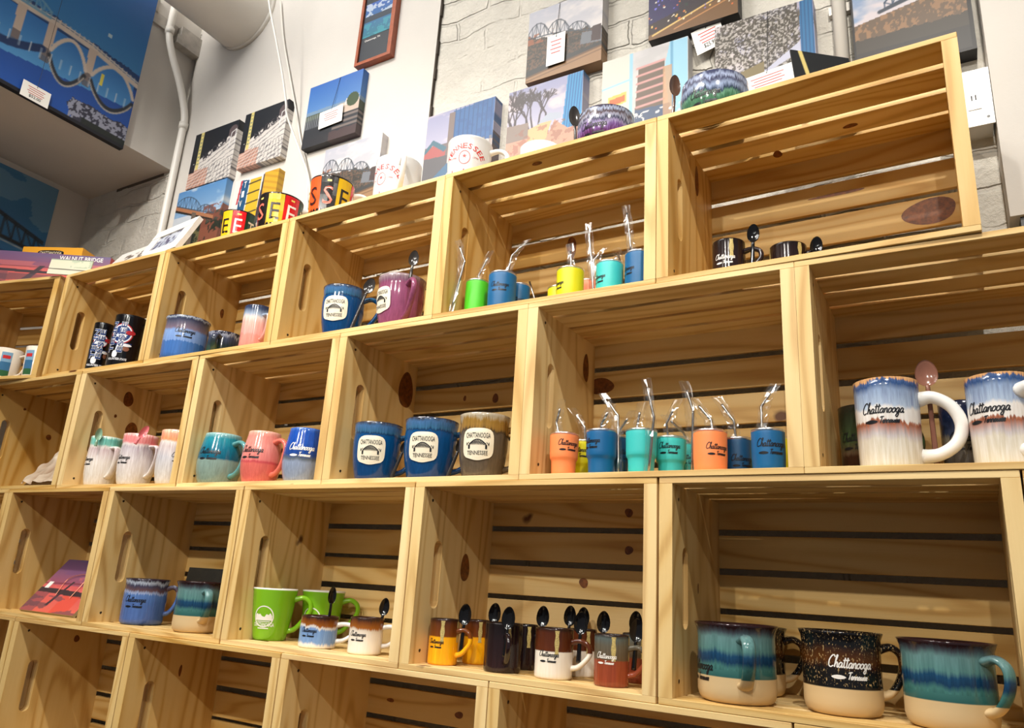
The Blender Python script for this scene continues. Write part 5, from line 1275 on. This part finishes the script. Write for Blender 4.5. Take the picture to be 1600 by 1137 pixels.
# ------------------------------------------------------------------ pipes, duct, cord, outlet
PIPE = plain('painted_pipe', (226, 222, 214), .35)
T = thing('conduit_pipe', 'white painted pipe climbing the corner and bending along the soffit', 'pipe', (-1.40, .283, .99))
o = Vector((-1.40, .283, .99)); m = MB()
P = spline([Vector(q) - o for q in ((-1.40, .283, .99), (-1.40, .283, 1.3), (-1.40, .283, 1.60), (-1.402, .280, 1.69), (-1.418, .250, 1.80), (-1.430, .205, 1.90), (-1.433, .180, 1.97), (-1.433, .176, 2.06), (-1.433, .176, 2.75))], 6)
m.tube(P, .0125, n=16, up=(0, 1, 0)); m.build('pipe_run', PIPE, T, True)
for z in (1.645, 1.985): 
    m = MB(); c = Vector((-1.40, .283, z)) - o if z < 1.9 else Vector((-1.433, .178, z)) - o
    m.tube([c - Vector((0, 0, .012)), c + Vector((0, 0, .012))], .0155, n=16); m.build('coupling', PIPE, T, True)
m = MB(); m.box((-1.4569, .12, 1.99), (-1.4475, .30, 2.035)); m.box((-1.4569, .205, 1.955), (-1.42, .30, 1.99)); m.box((-1.4569, .10, 2.03), (-1.4475, .13, 2.09)); m.box((-1.4475, .215, 1.99), (-1.42, .30, 2.03))
tag(m.build('pipe_bracket', plain('dirty_bracket', (176, 170, 162), .6, noise=.25, nscale=30)), 'grimy metal bracket beside the bend of the white pipe', 'bracket')
T = thing('vent_duct', 'large round white duct running to the wall, top left', 'duct', (-1.175, -1.6, 2.045))
m = MB(); m.tube([(0, 0, 0), (0, 1.899, 0)], .137, n=64, up=(0, 0, 1), cap=False); m.build('duct_tube', plain('duct_white', (226, 221, 212), .45, noise=.05, nscale=6), T, True)
m = MB(); m.tube([(0, 1.885, 0), (0, 1.899, 0)], .1395, n=64); m.build('duct_collar', plain('duct_white', (226, 221, 212)), T, True)
T = thing('hanging_cord', 'white double cord hanging down the drywall past the marquee canvas', 'cord', (-.883, .13, 2.007))
o = Vector((-.883, .13, 2.007))
for k, pts in enumerate([[(-.888, .12, 2.74), (-.883, .13, 2.007), (-.869, .15, 1.869), (-.842, .18, 1.736), (-.827, .21, 1.634), (-.813, .235, 1.531), (-.8135, .245, 1.496), (-.799, .265, 1.443), (-.7575, .275, 1.359), (-.717, .288, 1.259), (-.686, .29, 1.10)],
                         [(-1.00, .291, 2.03), (-.95, .29, 1.859), (-.8905, .29, 1.70), (-.832, .29, 1.549), (-.7845, .29, 1.42), (-.734, .29, 1.296), (-.70, .29, 1.12)]]):
    m = MB(); m.tube(spline([Vector(p) - o for p in pts], 6), .0036 if k == 0 else .0026, n=8, up=(0, 1, 0)); m.build('cable', PIPE, T, True)
T = thing('wall_pipe', 'short white upright pipe on the brick left of the meadow canvas', 'pipe', (.745, .292, 1.14)); m = MB()
m.tube([(0, 0, -.06), (0, 0, 1.6)], .0135, n=16); m.build('pipe_run', PIPE, T, True); m = MB(); m.box((-.02, .005, .16), (.02, .017, .18)); m.build('pipe_strap', PIPE, T)
T = thing('outlet_box', 'white metal electrical outlet box on the brick beside the top right crate', 'outlet', (.90, .262, .955)); m = MB()
m.box((0, 0, 0), (.074, .048, .108)); m.build('box_body', plain('box_white', (222, 220, 214), .4), T)
m = MB(); m.box((-.003, -.003, -.002), (.077, 0, .110)); m.build('cover_plate', plain('plate_white', (232, 230, 224), .35), T)
m = MB(); m.box((.040, -.0045, .030), (.060, -.003, .078)); m.box((.046, -.0052, .048), (.048, -.0045, .058), 1); m.box((.052, -.0052, .048), (.054, -.0045, .058), 1); m.build('socket', [plain('socket_grey', (206, 202, 196), .3), THREAD], T)
m = MB(); m.tube([(.068, -.0035, .012), (.068, -.003, .012)], .0025, n=12, up=(1, 0, 0)); m.build('screw', plain('screw_dark', (40, 38, 36), .4), T)

# ------------------------------------------------------------------ small goods on the top boards
TOP = ROWZ['A'] + CH + .0004
def standing(name, cat, label, A, x, y, w, h, th, yaw, lean, z=TOP, group='', edge=None):
    T = thing(name, label, cat, (x, y, z + .0003), (math.radians(-lean), 0, math.radians(yaw)), group)
    picture(A, w, h, 'printed_face', T, th, edge=edge)
    return T
T = standing('puzzle_box', 'box', 'jigsaw box with a pink sunset bridge, lettered in white, on the top left crate', art_sunset(1), -1.700, -.100, .405, .102, .040, 32, 0, edge=(214, 70, 78))
flat_text('WALNUT BRIDGE', .014, .135, T, .315, .090, INKS['w'])
T = thing('yellow_box', 'flat yellow box with a dark oval name plate, behind the jigsaw box', 'box', (-1.716, .022, TOP), (0, 0, math.radians(26))); m = MB()
m.box((0, 0, 0), (.208, .075, .167)); m.build('carton', plain('box_yellow', (240, 172, 40), .45), T)
m = MB(); m.v, m.f = [], []; vf = shift(superellipse_patch(.045, .010, 3), .10, .146); m.add([(p[0], -.0005, p[1]) for p in vf[0]], vf[1]); m.build('name_plate', INKS['b'], T); flat_text('CHATTANOOGA', .011, .076, T, .10, .146, plain('plate_cream', (240, 226, 190), .4), y=-.001)
A = Art(60, 40); A.grad((236, 230, 206), (226, 226, 196)); A.line((0, .35), (1, .30), .03, (90, 84, 70)); A.fill((A.U > .5) & (A.V > .45) & (A.noise(8, 8, 2) > .5), (170, 190, 160), .6); A.fill(A.V > .93, (150, 160, 140))
standing('greeting_card', 'card', 'small cream card propped in front of the jigsaw box', A, -1.415, -.030, .125, .052, .004, 31, 8, edge=(236, 230, 206))
A = Art(60, 50); A.grad((232, 226, 218), (238, 234, 228)); n = A.noise(6, 6, 8); A.fill((n > .5) & (A.U > .3) & (A.V < .7), (90, 74, 64), .8)
T = standing('photo_tile', 'tile', 'white photo tile leaning back, left of the white plank frame', A, -1.245, .035, .20, .092, .008, -4, 32, edge=(232, 230, 226))
T = thing('picture_frame', 'white plank picture frame leaning back on the top boards', 'frame', (-1.085, .030, TOP + .002), (math.radians(-24), 0, math.radians(-6))); w, h = .215, .125; m = MB()
for a, b in (((0, 0, 0), (w, .014, .032)), ((0, 0, h - .032), (w, .014, h)), ((0, .001, .032), (.045, .014, h - .032)), ((w - .045, .001, .032), (w, .014, h - .032))): m.box(a, b)
m.build('frame', plain('frame_white', (232, 228, 220), .5, noise=.05, bump=.2, nscale=50), T)
A = Art(70, 40); A.grad((170, 180, 200), (206, 210, 220)); A.fill(A.noise(10, 5, 12) > .52, (84, 80, 110), .9); p = picture(A, w - .09, h - .064, 'photo', T, .003); p.location = (.045, .004, .032)
A = Art(90, 50); A.grad((22, 26, 30), (20, 24, 28)); U, V = A.U, A.V; A.line((.16, 1), (.36, 0), .035, (226, 206, 130)); A.path([(0, .45), (.15, .42), (.3, .2)], .03, (236, 236, 236)); A.line((0, .2), (.2, .1), .02, (236, 236, 236)); A.fill(np.hypot(U - .5, V - .75) < .015, (240, 240, 240))
standing('photo_card', 'card', 'black photo card curling up at the right end of the top boards', A, .690, .120, .115, .175, .003, 38, 10, z=TOP, edge=(30, 30, 32))
# ceramics half hidden behind
for x, y, lb in ((-.055, .168, 'white dish rim showing behind the white star mug, left'), (.140, .168, 'white dish rim showing under the bare tree canvas')):
    D = thing('white_dish', lb, 'dish', (x, y, TOP)); v, f = lathe([(.030, 0), (.036, .004), (.046, .10), (.047, .112), (.045, .112), (.042, .10), (.03, .01), (.002, .008)], 40); link_mesh('body', v, f, WHITE_GLAZE, D, True)

# ------------------------------------------------------------------ goods inside the lower crates
T = standing('sunset_tile', 'tile', 'glossy sunset picture tile leaning back in the left crate of the third row', art_sunset(3), -1.253, .030, .240, .165, .008, 0, 38, z=.0098 + .004, edge=(196, 178, 140))
m = MB(); m.tube(spline([(.10, -.003, .05), (.09, -.004, .10), (.14, -.004, .118), (.165, -.003, .10), (.17, -.003, .045)], 5), .0009, n=6); m.build('hanging_wire', plain('copper_wire', (214, 140, 110), .3, .6), T)
m = MB(); m.box((.018, -.0015, .070), (.036, -.0004, .090)); m.build('sticker', CARD, T)
A = Art(50, 40); A.grad((38, 38, 36), (52, 54, 52)); n = A.noise(8, 8, 1); A.fill(n > .55, (64, 64, 58), .5)
standing('slate_coaster', 'coaster', 'dark slate coaster leaning behind the teal clay mug', A, -.7950, .150, .150, .135, .006, 0, 8, z=.0098, edge=(30, 30, 30))
# cream wrapped bundle: crumpled paper over a picture
T = thing('wrapped_print', 'cream and brown crinkled wrapped bundle leaning in the left crate of the second row', 'package', (-1.375, .030, .3275), (math.radians(-38), 0, 0)); rr = np.random.RandomState(5); n1 = lattice(9, 7, 36, 28, 5); n2 = lattice(20, 14, 36, 28, 6); v = []; f = []; c = []
for j in range(28):
    for i in range(36): v.append((.215 * i / 35, -.004 - .016 * n1[j, i] - .006 * n2[j, i], .165 * j / 27 + .002)); t = n1[j, i] * .6 + n2[j, i] * .4; c.append(np.array(lin((236, 222, 200))) * t * 1.1 + np.array(lin((150, 112, 78))) * (1.05 - t))
for j in range(27):
    for i in range(35): f.append((j * 36 + i, j * 36 + i + 1, (j + 1) * 36 + i + 1, (j + 1) * 36 + i))
o_ = link_mesh('crinkled_paper', v, f, pigment(), T, True); ca = o_.data.color_attributes.new('ink', 'FLOAT_COLOR', 'POINT'); ca.data.foreach_set('color', np.concatenate([np.clip(np.array(c), 0, 1), np.ones((len(c), 1))], 1).astype('f').ravel())
m = MB(); m.box((0, -.004, 0), (.215, .006, .168)); m.build('card_back', plain('kraft', (200, 176, 140), .7), T)
# mugs in the turned crate at the top left
def small_mug(x, y, label, ang, pic):
    V = thing('mug', label, 'mug', (x, y, ROWZ['A'] + SL + .0003), group='white picture mugs in the turned crate'); h, r = .098, .040; rad = lambda z: r * (.86 + .14 * z / h)
    v, f = lathe([(r * .84, 0), (r * .87, .003), (r * 1.0, h), (r * .96, h + .001), (r * .94, h - .002), (r * .8, .008), (.002, .007)], 48); link_mesh('body', v, f, plain('cream_glaze', (232, 222, 206), .15), V, True)
    m = MB(); a = math.radians(ang + 62); C = spline([(r * .93, .8 * h), (r * 1.35, .84 * h), (r * 1.5, .6 * h), (r * 1.3, .3 * h), (r * .88, .18 * h)], 5); m.tube([(p[0] * math.sin(a), -p[0] * math.cos(a), p[1]) for p in C], .0042, .008, up=(math.cos(a), math.sin(a), 0), n=12); m.build('handle', plain('cream_glaze', (232, 222, 206)), V, True)
    parts = []; 
    for (z0, z1, col) in ((-.040, -.022, (50, 96, 60)), (-.022, .004, (60, 110, 150)), (.004, .034, (130, 170, 200)), (.014, .024, (200, 50, 50))):
        uu = .014 if col != (200, 50, 50) else .010; vv, ff = wrap(gridrect(-uu, z0, uu, z1, 5, 3), math.radians(ang), h * .52, rad, .0004 if col != (200, 50, 50) else .0008); parts.append((vv, ff, plain('mugprint_%d' % col[0], col, .2)))
    build_wrapped('printed_scene', parts, V)
small_mug(-1.478, .040, 'cream mug with a small landscape print, right one in the turned crate', 18, 1)
small_mug(-1.600, .010, 'cream mug cut off by the left edge of the picture, in the turned crate', 60, 1)
